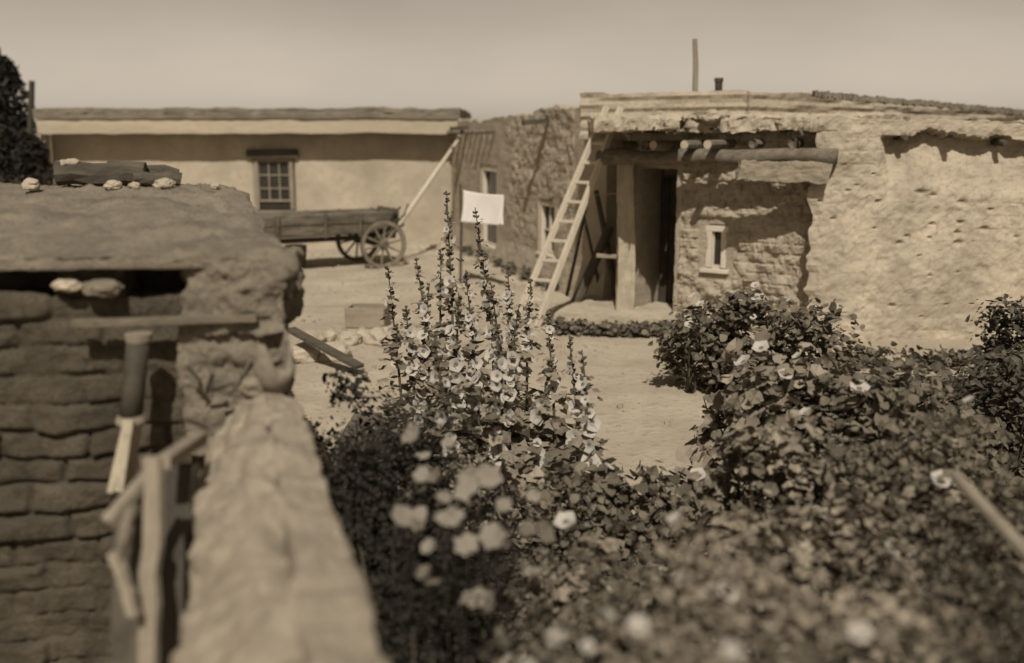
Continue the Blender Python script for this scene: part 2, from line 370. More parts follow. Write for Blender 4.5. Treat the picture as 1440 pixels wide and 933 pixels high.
# raised earth floor of the porch
pl=[gp(770,452),gp(925,462),Vector((4.3,14.1,0)),B0+Vector((0,.4,0))]
def fl(a,b,c):
    A,Bq,Cq,D=pl; D=Vector((1.3,16.4,0)); p=(A*(1-a)+Bq*a)*(1-b)+(D*(1-a)+Cq*a)*b
    return (p.x,p.y,-.1+.24*c)
ap(mud('porch_floor',(60,40,4), fl, M['ground'], lambda p,a,b,c:.03*fr(p,5,2.2)))
# porch roof: eroded earth slab on poles
f0=wp(842,222,14.85); f1=wp(1176,220,13.05)
ra=wp(836,192,13.55); rb_=wp(1178,186,12.93)
def proof(a,b,c):
    A=Vector((ra.x,ra.y,0)); Bq=Vector((rb_.x,rb_.y,0)); Cq=Vector((6.2,16.2,0)); D=Vector((1.3,18.6,0))
    p=(A*(1-a)+Bq*a)*(1-b)+(D*(1-a)+Cq*a)*b
    st=min(1,max(0,(a-.36)/.03)); line=f0.lerp(f1,a); fy=line.y+.10
    p.y += (1-b)*st*max(0,fy-p.y); p.x += (1-b)*st*.0
    e=.10*fr((a*9,0,1),4)*(1-b)                 # ragged front edge
    p=p+Vector((.0,-1,0))*e
    zu=2.80+.02*math.sin(a*9)+.05*b
    zt=2.97+.05*fr((a*7,b*4,2),4)*(1-b)+.12*b
    return (p.x,p.y,zu+(zt-zu)*c)
ap(mud('porch_roof',(150,40,5), proof, M['adobe_light'], lambda p,a,b,c:.05*fr(p,5,3.2)+.015*fr(p,3,11)))
# parapet standing back on the roof
q0,q1,q2=wp(816,133,15.6),wp(1050,127,15.0),wp(1475,157,20.0)
def par_f(P,Q,zl,zr,zbase,th):
    f0=wall_f((P.x,P.y),(Q.x,Q.y),th,0,1)
    def f(a,b,c):
        x,y,_=f0(a,b,0); zt=zl+(zr-zl)*a; return (x,y,zbase+(zt-zbase)*c)
    return f
ap(mud('parapet',(110,4,12), par_f(q0,q1,q0.z,q1.z,2.7,.5), M['adobe'], lambda p,a,b,c:.035*fr(p,5,2.5)+ (.02*math.sin(p.z*40+2*fr(p,2,1.5)))*(1 if b==0 else 0)))
ap(mud('parapet_end',(150,4,12), par_f(q1+Vector((.05,.0,0)),q2,q1.z-.005,q2.z,2.7,.5), M['adobe'], lambda p,a,b,c:.03*fr(p,5,2.5)+(.02*math.sin(p.z*40+2*fr(p,2,1.5)))*(1 if b==0 else 0)))
b=MB()
for i in range(90):                                   # ragged row of stake ends under the parapet coping
    t=i/89; p=(q1+Vector((1.0,0,0)))*(1-t)+(q2+Vector((0,0,0)))*t; b.box((p.x,p.y-.03,p.z-.06+rnd.uniform(-.012,.012)),(.05,.14,.085),jit=.012)
ap(b.build('coping',M['fascia_dark']))
# front log of the porch, vigas and the split plank lintel
f0=wp(842,222,14.85); f1=wp(1176,220,13.05)
b=MB(); pts=[f0.lerp(f1,t/10)+Vector((0,0,.02*math.sin(t*1.7))) for t in range(11)]
b.tube(pts,[.105+.012*math.sin(i*2.1) for i in range(11)],12,.05); ap(b.build('porch_beam',[M['log'],M['log_end']],smooth=True))
b2=wp(1040,240,13.35); b3=wp(1168,238,12.98)
def lint(a,b,c):
    p=b2.lerp(b3,a); z=p.z+(c-.5)*(.25+.05*fr((a*6,0,3),3))+.02*fr((a*5,b,c),2)-.05*a
    return (p.x+(c-.5)*.06*(1 if a in (0,1) else 0),p.y+b*.14,z)
ap(mud('lintel_plank',(60,4,10), lint, M['wood_x'], lambda p,a,b,c:.012*fr((p.x*1.2,p.y,p.z*9),4,1.5)+.02*fr(p,4,6)))
for u,v,out in ((872,203,-.1),(912,202,-.05),(950,198,.5),(989,194,.38),(1022,191,.40),(1066,193,-.1),(1118,192,-.12)):
    t=(u-842)/(1176-842); e=f0.lerp(f1,t)+Vector((0,0,.17)); dirv=-BN
    b=MB(); b.tube([e+dirv*out, e+dirv*(out*.5), e-dirv*1.0, e-dirv*2.3+Vector((0,0,.05))],[.06,.064,.066,.066],10,.08,0,1)
    ap(b.build('roof_beam',[M['log'],M['log_end']]))
# post and its little side rail
pp=gp(877,436,.13); ph_=f0.z-.09-pp.z
def post_f(a,b,c):
    w=.27-.05*c; return (pp.x+(a-.5)*w+.02*math.sin(c*5),pp.y+(b-.5)*w,pp.z-.1+(ph_+.1)*c)
ap(mud('porch_post',(8,8,60), post_f, M['post'], lambda p,a,b,c:.014*fr(p,4,4)+.012*fr((p.x*6,p.y*6,p.z),3,2)))
b=MB(); b.beam(pp+Vector((-.42,.12,.82)),pp+Vector((.0,.1,.80)),.09,.06); ap(b.build('side_rail',M['wood_x'],bevel=.005))
# pale end wall, nearest part of the house
RX0=wp(1139,330,13.15); RY=13.15
pits=[(1306,318,.05),(1303,333,.045),(1355,308,.05),(1356,341,.055),(1306,385,.05),(1355,375,.045),(1386,315,.05),(1268,346,.045),(1212,432,.05),(1250,434,.05),(1241,286,.05),(1284,332,.035),(1350,322,.04),(1300,367,.03),(1230,327,.03),(1195,268,.04),(1160,283,.03),(1340,430,.03),(1190,445,.03),(1300,440,.03),(1208,262,.03),(1225,240,.03),(1172,300,.04),(1420,342,.05),(1290,265,.06),(1310,272,.06),(1350,280,.05),(1390,300,.04)]
pitw=[(wp(u+rnd.uniform(-9,9),v+rnd.uniform(-9,9),RY),r*rnd.uniform(.5,1.15)) for u,v,r in pits]
RXE=9.2
def end_top(a):
    x=RX0.x+(RXE-RX0.x)*a; return 2.97+.05*fr((x*1.3,0,0),4)-.02*(x-3.8)
def end_f(a,b,c):
    x=RX0.x+(RXE-RX0.x)*a+b*1.5; y=RY+b*2.6; z=-.2+(end_top(a)+.2)*c
    if a<.06:
        k=1-a/.06; x+=k*(.10*fr((z*1.3,0,2),3)+.05*fr((z*5,1,2),3)+.02); y+=k*k*.08*(1-b)
    if b==0:
        lip=wp(1240,186,RY).x
        k=min(1,max(0,(x-lip)/.15))
        edge=2.80-.10*max(0,x-5.6)*.6+.07*fr((x*2.5,0,5),4)+.06*abs(fr((x*6,0,8),3))
        if z<edge-.06: y+=.30*k*min(1,(edge-.06-z)/.03)*max(0,1-(edge-z)/.8)
    return (x,y,z)
def end_disp(p,a,b,c):
    d=.04*fr(p,4,1.1)+.006*fr(p,3,7.5)+(.012+.014*min(1,max(0,p.z-1.2)))*fr(p,5,4.0)
    if b==0:
        d+=.22*bricks(p.x,p.z,.42,.17,9.0,.04)*min(1,max(0,.3+fr(p,2,.8)))+.012*fr(p,4,9)-.05*max(0,fr(p,3,3.1)-.42)
        for q,r in pitw:
            e1=.5*fr((p.x*8,q.x,p.z*8),3); dx=(p.x-q.x)/(1.25*r); dz=(p.z-q.z)/(.7*r); e=dx*dx+dz*dz+e1
            if e<1.3: d-=.045*min(1,max(0,1-e/1.3))
    return d
ap(mud('end_wall',(210,6,130), end_f, M['adobe_light'], end_disp))
for u,v,L in ((1272,192,.12),(1338,188,.2),(1412,200,.12)):
    e=wp(u,v,RY-.02); b=MB(); b.tube([e+Vector((0,.6,0)),e+Vector((0,.1-L*.5,-.01)),e+Vector((.01,-L+.1,-.02))],[.045,.045,.035],9,.15,0,0); ap(b.build('roof_beam',M['wood_dark']))
# broken roof mud and rubble over the porch
def rock(name, c, r, mat, label=None, cat=None, group=None, parent_fn=None, sx=1, sy=1, sz=.75, seed=None):
    bm=bmesh.new(); bmesh.ops.create_icosphere(bm,subdivisions=3,radius=1)
    sd=rnd.uniform(0,99)
    for v in bm.verts:
        n=v.co.copy(); k=1+.35*fr(n+Vector((sd,0,0)),3,1.2)
        v.co=Vector((n.x*sx,n.y*sy,n.z*sz))*r*k
    me=bpy.data.meshes.new(name); bm.to_mesh(me); bm.free(); me.materials.append(mat)
    o=bpy.data.objects.new(name,me); COL.objects.link(o); o.location=c; o.rotation_euler=(0,0,rnd.uniform(0,6.28))
    for p in me.polygons: p.use_smooth=False
    if label: tag(o,label,cat,group)
    if parent_fn: parent_fn(o)
    return o
for (u,v,Y,r,lab) in ((985,180,14.25,.13,'dark clod of mud at the ragged porch roof edge'),(1010,168,14.4,.12,'pale long stone lying atop the mud roof edge above the porch beams'),(1036,173,14.2,.11,'pale rounded lump at the end of the rubble on the porch roof'),(1005,178,14.1,.09,'small broken mud lump over the porch roof edge')):
    p=wp(u,v,Y); p.z=max(p.z,2.98)
    rock('mud_clod',p,r,M['stone'] if 'pale' in lab else M['mud_roof'],lab,'mud clod',sx=1.6)
for i in range(26):                                   # splintered sticks and brush ends under the broken mud
    t=rnd.uniform(.02,.98) if i>15 else rnd.uniform(.15,.6); e=ra.lerp(rb_,t); e=Vector((e.x,f0.lerp(f1,t).y+.05 if t>.37 else e.y+.1,2.80+rnd.uniform(-.03,.10)))
    b=MB(); d=Vector((rnd.uniform(-.3,.3),-1,rnd.uniform(-.25,.05))).normalized(); b.tube([e-d*.4,e+d*rnd.uniform(.05,.22)],[rnd.uniform(.02,.035),rnd.uniform(.008,.02)],6,.2); ap(b.build('broken_stick',M['log']))
for i in range(9):
    t=rnd.uniform(.28,.62); e=ra.lerp(rb_,t); o=rock('mud_lump',(0,0,0),rnd.uniform(.06,.13),M['adobe_light'] if i%2 else M['adobe'],sx=1.5); o.location=(e.x,f0.lerp(f1,t).y+rnd.uniform(-.05,.25),2.93+rnd.uniform(-.06,.1)); ap(o)
# chimney pipe and the tall pole on the roof
c0=wp(1011,128,16.4); c1=wp(1011,110,16.4); b=MB(); b.tube([(c0.x,c0.y,2.9),c1],.06,12); b.tube([c1-Vector((0,0,.06)),c1],.072,12)
tag(b.build('stove_pipe',M['pipe'],smooth=False),'short black stove pipe rising from the adobe roof','stove pipe')
c0=wp(978,130,16.6); c1=wp(977,55,16.6); b=MB(); b.tube([(c0.x,c0.y,2.9),c0.lerp(c1,.5)+Vector((.01,0,0)),c1],[.05,.045,.038],8,.06)
tag(b.build('roof_pole',M['wood']),'tall thin bare wooden pole standing up from the adobe roof','pole')

# ------------------------------------------------------------------ ladder against the porch roof
lf=[gp(722,458,gz(.1,14.5)),gp(755,460,gz(.4,14.5))]; lt=[wp(853,150,15.15),wp(873,151,14.95)]
ladder=thing('ladder','tall pale wooden ladder leaning against the porch roof','ladder',(lf[0]+lf[1])/2)
def lp(o): o.parent=ladder; o.matrix_parent_inverse=Matrix.Translation(ladder.location).inverted(); return o
for i in (0,1):
    b=MB(); b.beam(lf[i],lt[i],.062,.085); lp(b.build('rail',M['wood_pale'],bevel=.006))
for k in range(1,11):
    t=.03+k*.089; p=lf[0].lerp(lt[0],t); q=lf[1].lerp(lt[1],t); d=(q-p).normalized()
    b=MB(); b.beam(p-d*.03,q+d*.03,.035,.045); lp(b.build('rung',M['wood_pale'],bevel=.004))
# dark poles added in place of shadow lines in the porch mouth
for (a,bb,r,lab) in (((858,318,15.75),(809,428),.085,'thick dark pole added as the slanting shadow on the porch wall behind the ladder'),((838,268,15.8),(868,424),.05,'dark pole added as the shadow slanting the other way right beside the porch post'),((828,268,15.9),(797,416),.03,'thin dark pole added as the shadow of the ladder rail, behind it'),((820,300,15.9),(846,420),.03,'thin dark pole added as a shadow line crossing the thick slanting one low down')):
    top=wp(*a); bot=gp(bb[0],bb[1],.1); b=MB(); b.tube([bot,bot.lerp(top,.5)+Vector((.01,0,0)),top],[r,r*.9,r*.8],8,.06)
    tag(b.build('shadow_pole',M['wood_dark']),lab,'pole')

# ------------------------------------------------------------------ clothesline and the white cloth
ca=wp(647,268,18.6); cb=wp(868,272,14.8); line=[]
def cl(t): return ca.lerp(cb,t)+Vector((0,0,-.35*4*t*(1-t)*.25))
b=MB(); b.tube([cl(i/24) for i in range(25)],.006,5); tag(b.build('clothesline',M['wire']),'thin wire clothesline strung from a thin pole to the porch post','clothesline')
b=MB(); b.tube([(ca.x-.01,ca.y,-.1),(ca.x+.02,ca.y,1.2),(ca.x,ca.y,ca.z+.12)],[.028,.025,.02],7,.08); tag(b.build('clothes_pole',M['wood_dark']),'thin dark pole holding up the clothesline beside the white cloth','pole')
def t_at(u):
    lo,hi=0,1
    for _ in range(40):
        m=(lo+hi)/2; p=cl(m); v=720+FPX*p.x/(p.y*cp+(CAM_Z-p.z)*sp)
        if v<u: lo=m
        else: hi=m
    return lo
ta,tb=t_at(651),t_at(708); nxc,nzc=34,22; vs=[]; fs=[]
H=.55
for k in range(nzc+1):
    for i in range(nxc+1):
        a=i/nxc; c=k/nzc; p=cl(ta+(tb-ta)*a); sag=.05*math.sin(a*math.pi)
        w=.06*math.sin(a*9+c*2)*(.25+c)+.035*math.sin(a*21+1+c*3)*(.3+c)
        skew=-.06*(1-a)*c+.05*c*a
        vs.append(p+Vector((skew+w*.6,-.25*c*.25-w,-c*H*(1.0+.10*(.5-a))-sag*(1-c)*.3+.012)))
for k in range(nzc):
    for i in range(nxc): fs.append((k*(nxc+1)+i,k*(nxc+1)+i+1,(k+1)*(nxc+1)+i+1,(k+1)*(nxc+1)+i))
cloth=link_mesh('hanging_cloth',vs,fs,M['cloth'],smooth=True); sm=cloth.modifiers.new('Solid','SOLIDIFY'); sm.thickness=.006
tag(cloth,'bright white cloth hung out to dry before the tall window','cloth')

# ------------------------------------------------------------------ wagon
wn=gp(540,377); ang=R(30); wx=Vector((math.cos(ang),math.sin(ang),0)); wy=Vector((-math.sin(ang),math.cos(ang),0)); TR=1.45
wc=wn+wy*(TR/2); wc.z=gz(wc.x,wc.y)
wagon=thing('farm_wagon','old farm wagon with plank bed and spoked wheels parked before the long house','wagon',wc,ang)
def wheel(x,y,r,spokes=10):
    b=MB(); n=40
    b2=[]
    for k in range(n):                                             # felloe, square section
        a=2*math.pi*k/n
        for rr,yy in ((r,-.03),(r,.03),(r-.075,.028),(r-.075,-.028)): b2.append((x+math.cos(a)*rr,y+yy,r+math.sin(a)*rr))
    fs=[]
    for k in range(n):
        for j in range(4): fs.append((k*4+j,k*4+(j+1)%4,((k+1)%n)*4+(j+1)%4,((k+1)%n)*4+j))
    b.add(b2,fs); w=b.build('wheel',M['wheel'],wagon)
    h=MB(); h.tube([(x,y-.15,r),(x,y-.08,r),(x,y+.08,r),(x,y+.13,r)],[.07,.1,.1,.08],14); h.build('hub',M['wagon'],w)
    for k in range(spokes):
        a=2*math.pi*(k+.3)/spokes; c,s_=math.cos(a),math.sin(a); m=MB()
        m.tube([(x+c*.08,y,r+s_*.08),(x+c*(r-.06),y,r+s_*(r-.06))],[.026,.02],6); m.build('spoke',M['wheel'],w)
    t=MB(); vs=[]; fs=[]
    for k in range(n):
        a=2*math.pi*k/n
        for rr,yy in ((r+.001,-.026),(r+.013,-.026),(r+.013,.026),(r+.001,.026)): vs.append((x+math.cos(a)*rr,y+yy,r+math.sin(a)*rr))
    for k in range(n):
        for j in range(4): fs.append((k*4+j,((k+1)%n)*4+j,((k+1)%n)*4+(j+1)%4,k*4+(j+1)%4))
    t.add(vs,fs); t.build('tyre',M['iron'],w)
for x,y,r in ((0,-TR/2,.5),(0,TR/2,.5),(-3.95,-TR/2,.6),(-3.95,TR/2,.6)): wheel(x,y,r)
b=MB(); b.beam((0,-TR/2,.5),(0,TR/2,.5),.1,.12); b.build('axle',M['wood_dark'],wagon); b=MB(); b.beam((-3.95,-TR/2,.6),(-3.95,TR/2,.6),.1,.12); b.build('axle',M['wood_dark'],wagon)
b=MB(); b.beam((-4.2,0,.6),(.1,0,.6),.12,.1); b.build('reach_pole',M['wood_dark'],wagon)
b=MB(); b.box((.1,-.3,.64),(.7,.1,.12)); b.box((.1,.3,.64),(.7,.1,.12)); b.build('hound',M['wood_dark'],wagon)
b=MB(); b.box((0,0,.62),(.16,1.0,.14)); b.box((-3.95,0,.68),(.16,1.0,.08)); b.build('bolster',M['wood_dark'],wagon,bevel=.01)
b=MB()
for k in range(6): b.box((-2.0,-.44+k*.176,.74),(4.8,.168,.035),jit=.004)
b.build('bed_floor',M['wagon'],wagon)
for sy in (-1,1):
    b=MB(); rt=Matrix.Rotation(R(-8*sy),3,'X')
    for k in range(2): b.box((-2.0,sy*(.55+.022*k),.86+k*.205),(4.85,.035,.2),rt,jit=.018)
    for x in (-4.3,-3.2,-2.2,-1.2,-.45,.3): b.box((x,sy*(.59),.93),(.06,.05,.5),rt)
    b.build('side_board',M['wagon'],wagon,bevel=.004)
b=MB(); b.box((.4,0,.98),(.035,1.14,.48),Matrix.Rotation(R(8),3,'Y')); b.box((.43,-.35,.98),(.03,.06,.5)); b.box((.43,.35,.98),(.03,.06,.5)); b.build('front_board',M['wagon'],wagon,bevel=.004)
b=MB(); b.box((-4.4,0,.95),(.035,1.12,.42)); b.build('tail_board',M['wagon'],wagon)
b=MB(); b.tube([(.1,-.68,.95),(.28,-.7,1.18),(.42,-.7,1.26)],.022,6); b.build('brake_lever',M['iron'],wagon)
b=MB(); b.tube([(.5,-.3,.9),(.68,-.32,1.08),(.76,-.33,1.3)],.022,6); b.build('seat_iron',M['iron'],wagon)
b=MB(); b.tube([(-.15,-.66,.62),(.2,-.69,.75),(.5,-.67,.9)],.03,6); b.build('step_iron',M['iron'],wagon)
inv=(Matrix.Translation(wagon.location)@Matrix.Rotation(ang,4,'Z')).inverted()
te=inv@wp(654,183,24.3); ts=Vector((.55,0,.66)); b=MB(); b.tube([ts,ts.lerp(te,.5),te],[.055,.05,.04],10,.03); b.build('tongue',M['wood_pale'],wagon,smooth=True)

# ------------------------------------------------------------------ tub, crate, plank and stones in the yard
tp=gp(417,374); tub=thing('wooden_tub','squat wooden tub standing in the yard beside the wagon','tub',(tp.x,tp.y,gz(tp.x,tp.y)))
b=MB(); b.tube([(0,0,0),(0,0,.2),(0,0,.44)],[.19,.215,.235],20); b.build('barrel',M['wood'],tub)
b=MB(); b.tube([(0,0,.1),(0,0,.13)],[.207,.212],20); b.tube([(0,0,.34),(0,0,.37)],[.232,.235],20); b.build('hoop',M['iron'],tub)
b=MB(); b.tube([(0,0,.44),(0,0,.446)],[.21,.21],20); b.build('contents',M['ground'],tub)
kp=gp(515,463); crate=thing('wooden_crate','shallow open wooden crate sitting on the bare yard','crate',(kp.x,kp.y+.2,gz(kp.x,kp.y)+.0),R(-6))
for sy in (-1,1):
    b=MB(); b.box((0,sy*.2,.155),(.58,.02,.29)); b.build('side_board',M['wood_x'],crate,bevel=.003)
for sx in (-1,1):
    b=MB(); b.box((sx*.28,0,.15),(.02,.376,.27)); b.build('end_board',M['wood_x'],crate,bevel=.003)
b=MB(); b.box((0,0,.012),(.54,.376,.02)); b.build('bottom_board',M['wood_dark'],crate)
pa=gp(408,463,.42); pb=gp(506,516,.12); b=MB(); b.beam(pa,pb,.14,.045); tag(b.build('old_plank',M['wood_dark'],bevel=.004),'dark weathered plank sloping down off the stone heap','plank')
stl=['pale stone with a flat top in the heap under the plank','rounded stone nearest the shed corner in the low heap','small angular stone wedged in the low heap beside the plank','large pale stone at the dark shrub end of the heap','low broad stone beneath the sloping plank','speckled stone just behind the sloping plank','stone resting between the crate and the plank','little pale stone before the crate']
for i,(u,v,r) in enumerate(((440,478,.17),(425,500,.2),(462,474,.13),(535,476,.18),(470,498,.2),(490,478,.14),(512,472,.13),(548,468,.12))):
    p=gp(u,v,.08); rock('field_stone',p,r,M['stone'],stl[i],'stone','stones heaped by the plank',sx=1.2)
for i in range(6):
    p=gp(583+i*10,352-i*1.2,.04); rock('edging_stone',p,.1+.03*rnd.random(),M['stone'],'one of the small stones edging the foot of the long house','stone','stones edging the house foot',sx=1.3)

# ------------------------------------------------------------------ shed of adobe bricks beside the camera's wall
SA=Vector((-4.6,4.35,0)); SB=wp(402,450,4.75); SB.z=0; SD=(SB-SA); SL=SD.length; SDn=SD.normalized(); SN=Vector((-SDn.y,SDn.x,0))
ztop=wp(230,420,4.65).z; zev=wp(230,386,4.55).z
shed=thing('brick_shed','low brown adobe brick shed with a thick mounded mud roof','shed',((SA.x+SB.x)/2,5.5,0))
def shp(o): o.parent=shed; o.matrix_parent_inverse=Matrix.Translation(shed.location).inverted(); return o
def shed_top(a): return ztop+.03*fr((a*9,0,0),3)
def shed_disp(p,a,b,c):
    s=a*SL; d=.025*fr(p,4,3.0)
    if b==0:
        k=1.0 if s<SL-.55 else max(.25,1-(s-SL+.55)/.3)
        mk=min(1,max(.35,.75+.9*fr(p,3,1.7))); d+=mk*bricks(s+.04*fr(p,3,2.5),p.z+.035*fr((s*2.2,p.z*2.2,4),3),.40,.135,4.0,.06)*k*max(.1,.75+.9*fr(p,3,2.2)) + .014*fr(p,4,9)+.007*fr(p,3,30)+(.04*fr(p,4,5.0)*(1-k))
    return d
def shed_f(a,b,c):
    P=SA+SD*a; back=Vector((-.43,1,0)).normalized() if a>.5 else Vector((-.3,1,0)).normalized()
    p=P+back*(b*2.4); return (p.x,p.y,-.15+(shed_top(a)+.15)*c)
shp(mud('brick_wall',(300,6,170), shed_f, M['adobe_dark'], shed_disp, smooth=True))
def roof_sf(a,b,c):
    P=SA+SDn*(a*(SL+.05)); back=Vector((-.37,1,0)).normalized()
    p=P-SN*.10+back*(b*3.0)
    bulge=0.19*math.sin(min(1,b*1.05)*math.pi*.5)
    r=max(0,(a-.9)/.1); lo=zev-.0
    top=zev+.085+bulge-.03*r*r
    und=zev+.02-.16*r
    return (p.x,p.y,und+(top-und)*c)
shp(mud('mud_roof',(190,90,6), roof_sf, M['mud_roof'], lambda p,a,b,c:((.035*fr(p,5,2.2)+.012*fr(p,4,10)+.012*fr(p,3,25)+(.03*fr(p,4,6) if a>.85 else 0)) if c>.5 else .012*fr(p,4,6)), smooth=True))
# crumbling mud corner that closes the gap at the shed's end
def corner_f(a,b,c):
    p=SA+SDn*(SL-.45+.47*a)-SN*(.085+.07*min(1,a*2.5)-.7*b); return (p.x,p.y,ztop-.16+(zev+.06-.03*a-ztop+.16)*c)
shp(mud('mud_corner',(50,30,30), corner_f, M['mud_roof'], lambda p,a,b,c:.045*fr(p,5,5.0)+.02*fr(p,3,18), smooth=True))
def patch_f(a,b,c):
    p=SA+SDn*(SL-.50+.50*a)-SN*(.10-.3*b); return (p.x,p.y,wp(340,640,4.6).z+(wp(340,452,4.6).z-wp(340,640,4.6).z)*c)
shp(mud('mud_patch',(50,20,60), patch_f, M['mud_roof'], lambda p,a,b,c:.05*fr(p,5,4.0)+.02*fr(p,4,13)+.04*math.sin(math.pi*min(1,max(0,a)))-.03, smooth=True))
# inner backing coloured dark as the shade of the gap under the eave
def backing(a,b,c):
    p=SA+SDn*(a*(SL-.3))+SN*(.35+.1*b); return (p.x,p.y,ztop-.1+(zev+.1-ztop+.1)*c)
shp(mud('gap_shade',(30,1,2), backing, M['hollow'], lambda p,a,b,c:0))
# mud packing left between eave and wall
for (u0,u1) in ((60,170),):
    s0=(wp(u0,400,4.5)-SA).dot(SDn); s1=(wp(u1,400,4.6)-SA).dot(SDn)
    def pk(a,b,c): p=SA+SDn*(s0+(s1-s0)*a)+SN*(.02+.3*b); return (p.x,p.y,ztop-.02+(zev+.02-ztop+.02)*c)
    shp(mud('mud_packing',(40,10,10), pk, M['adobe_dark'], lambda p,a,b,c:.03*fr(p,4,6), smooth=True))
for u,v,rx,lab in ((87,401,.055,'pale round stone tucked under the shed eave'),(135,405,.075,'long brown stone tucked under the shed eave')):
    s=(wp(u,v,4.5)-SA).dot(SDn); p=SA+SDn*s-SN*.05; p.z=wp(u,v,p.y).z
    rock('eave_stone',p,rx,M['stone'] if 'pale' in lab else M['mud_roof'],lab,'stone',sx=1.25,sz=.62).rotation_euler=(0,0,0)
# board set in the face, drain pipe and plank
ya=4.45
p=wp(103,455,4.48); q=wp(362,447,4.58); b=MB(); b.beam(p,q,.06,.034)
shp(b.build('ledge_board',M['wood_worn'],bevel=.004))
p0=wp(195,474,4.42); p1=wp(184,588,4.34)
pipe=thing('drain_pipe','dark upright drain pipe with a collar standing against the shed bricks','drain pipe',(p1.x,p1.y,0))
def dp(o): o.parent=pipe; o.matrix_parent_inverse=Matrix.Translation(pipe.location).inverted(); return o
b=MB(); b.tube([p1,p1.lerp(p0,.5),p0],[.05,.05,.05],18); dp(b.build('tube',M['iron'],smooth=True))
b=MB(); b.tube([p1-Vector((0,0,.03)),p1-Vector((0,0,.015)),p1+Vector((0,0,.012))],[.062,.068,.058],18); dp(b.build('collar',M['wood'])); b=MB(); b.tube([p0-Vector((0,0,.02)),p0+Vector((0,0,.015))],[.056,.06],18); dp(b.build('collar',M['wood']))
l0=wp(187,592,4.32); l1=wp(172,692,4.22); b=MB(); b.beam(l0,l1,.05,.125,up=(0,-1,.2)); b.beam(l0+Vector((-.02,.0,-.02)),l1+Vector((-.03,-.03,-.0)),.03,.09,up=(0,-1,.2))
dp(b.build('backing_plank',M['post'],bevel=.006))
# short log stub poking from the shed's end
p=wp(396,402,5.1); b=MB(); b.tube([p+Vector((-.5,.2,0)),p+Vector((.02,-.02,0)),p+Vector((.085,-.05,-.01))],[.045,.045,.043],10,.05,0,1); shp(b.build('roof_beam',[M['log'],M['log_end']]))
# logs and stones on the shed roof
def roof_z(x,y):
    P=Vector((x,y,0)); bd=Vector((-.43,1,0)).normalized(); b_=((y-SA.y)/bd.y)/3.0; return zev+.09+0.19*math.sin(min(1,max(0,b_)*1.05)*math.pi*.5)
lgl=['thick dark log lying on the far edge of the shed roof','thinner grey log crossing beside the thick one on the shed roof','short dark log at the tapering end of the pile on the shed roof']
for i,(a,bb,r) in enumerate((((82,262),(205,266),.085),((140,258),(240,270),.06),((190,270),(256,272),.05))):
    A=wp(*a,6.9); B=wp(*bb,7.0); A.z=roof_z(A.x,A.y)+r; B.z=roof_z(B.x,B.y)+r
    if i==1: A.z+=.06; A.y+=.16; B.y+=.16
    b=MB(); b.tube([A.lerp(B,t/5)+Vector((0,0,.01*math.sin(t*2))) for t in range(6)],r,10,.1,0,1); tag(b.build('firewood_log',[M['wood_dark'],M['log']]),lgl[i],'log','logs on the shed roof')
for i,(u,v,r) in enumerate(((98,246,.05),(160,284,.045),(232,280,.055),(190,284,.035),(45,276,.055),(305,294,.03))):
    A=wp(u,v,6.7 if i!=0 else 6.9); A.z=roof_z(A.x,A.y)+r*.5+(.13 if i==0 else 0)
    rock('roof_stone',A,r,M['stone'],['pale stone balanced on top of the thick roof log','pale stone under the middle of the log pile on the shed roof','broad stone at the tapering end of the roof log pile','small stone tucked under the short roof log','low stone by itself near the dark tree end of the shed roof','small dark lump alone on the shed roof towards the paned window'][i],'stone',sx=1.35)

# ------------------------------------------------------------------ the long narrow garden wall running toward the viewer
ZN=1.58
nL0,nR0=gp(338,552,ZN),gp(418,560,ZN); nL1,nR1=gp(345,930,ZN),gp(545,930,ZN)
dl=(nL1-nL0); dr=(nR1-nR0)
def nw_f(a,b,c):
    t=a*1.35; L_=nL0+dl*t; R_=nR0+dr*t
    # b: 0 left face ... 1 right face
    p=L_.lerp(R_,b); z=-.1+(ZN-.02*a+.1)*c
    side=(L_-R_).normalized()
    if b<.4:
        k=(.4-b)/.4; p=p+side*(k*.19); z-=k**1.15*.24*c
    p=p+side*((1-c)*.12*(1-2*b))
    return (p.x,p.y,z)
def nw_disp(p,a,b,c):
    d=.022*fr(p,5,2.6)+.018*fr(p,4,8)+.006*fr(p,3,35)
    if 0<b<1 and c==1: d+=.02*math.sin(b*math.pi)
    d-=.05*max(0,fr((p.x*6,p.y*6,p.z*6+4),4)-.38)
    d-=.13*math.exp(-((b-.40)/.05)**2)*max(0,.35+fr((p.x*5,p.y*5,9),4))*(1 if c>.9 else 0)
    if b<.45: d+=.05*fr((p.x*5,p.y*5,1),4)-.10*max(0,fr((p.x*4,p.y*4,7),3)-.3)
    return d
w=mud('garden_wall',(200,50,90), nw_f, M['mud_wall'], nw_disp, smooth=True)
w.data.flip_normals()
tag(w,'narrow mud garden wall with a pale worn top running toward the viewer','wall')

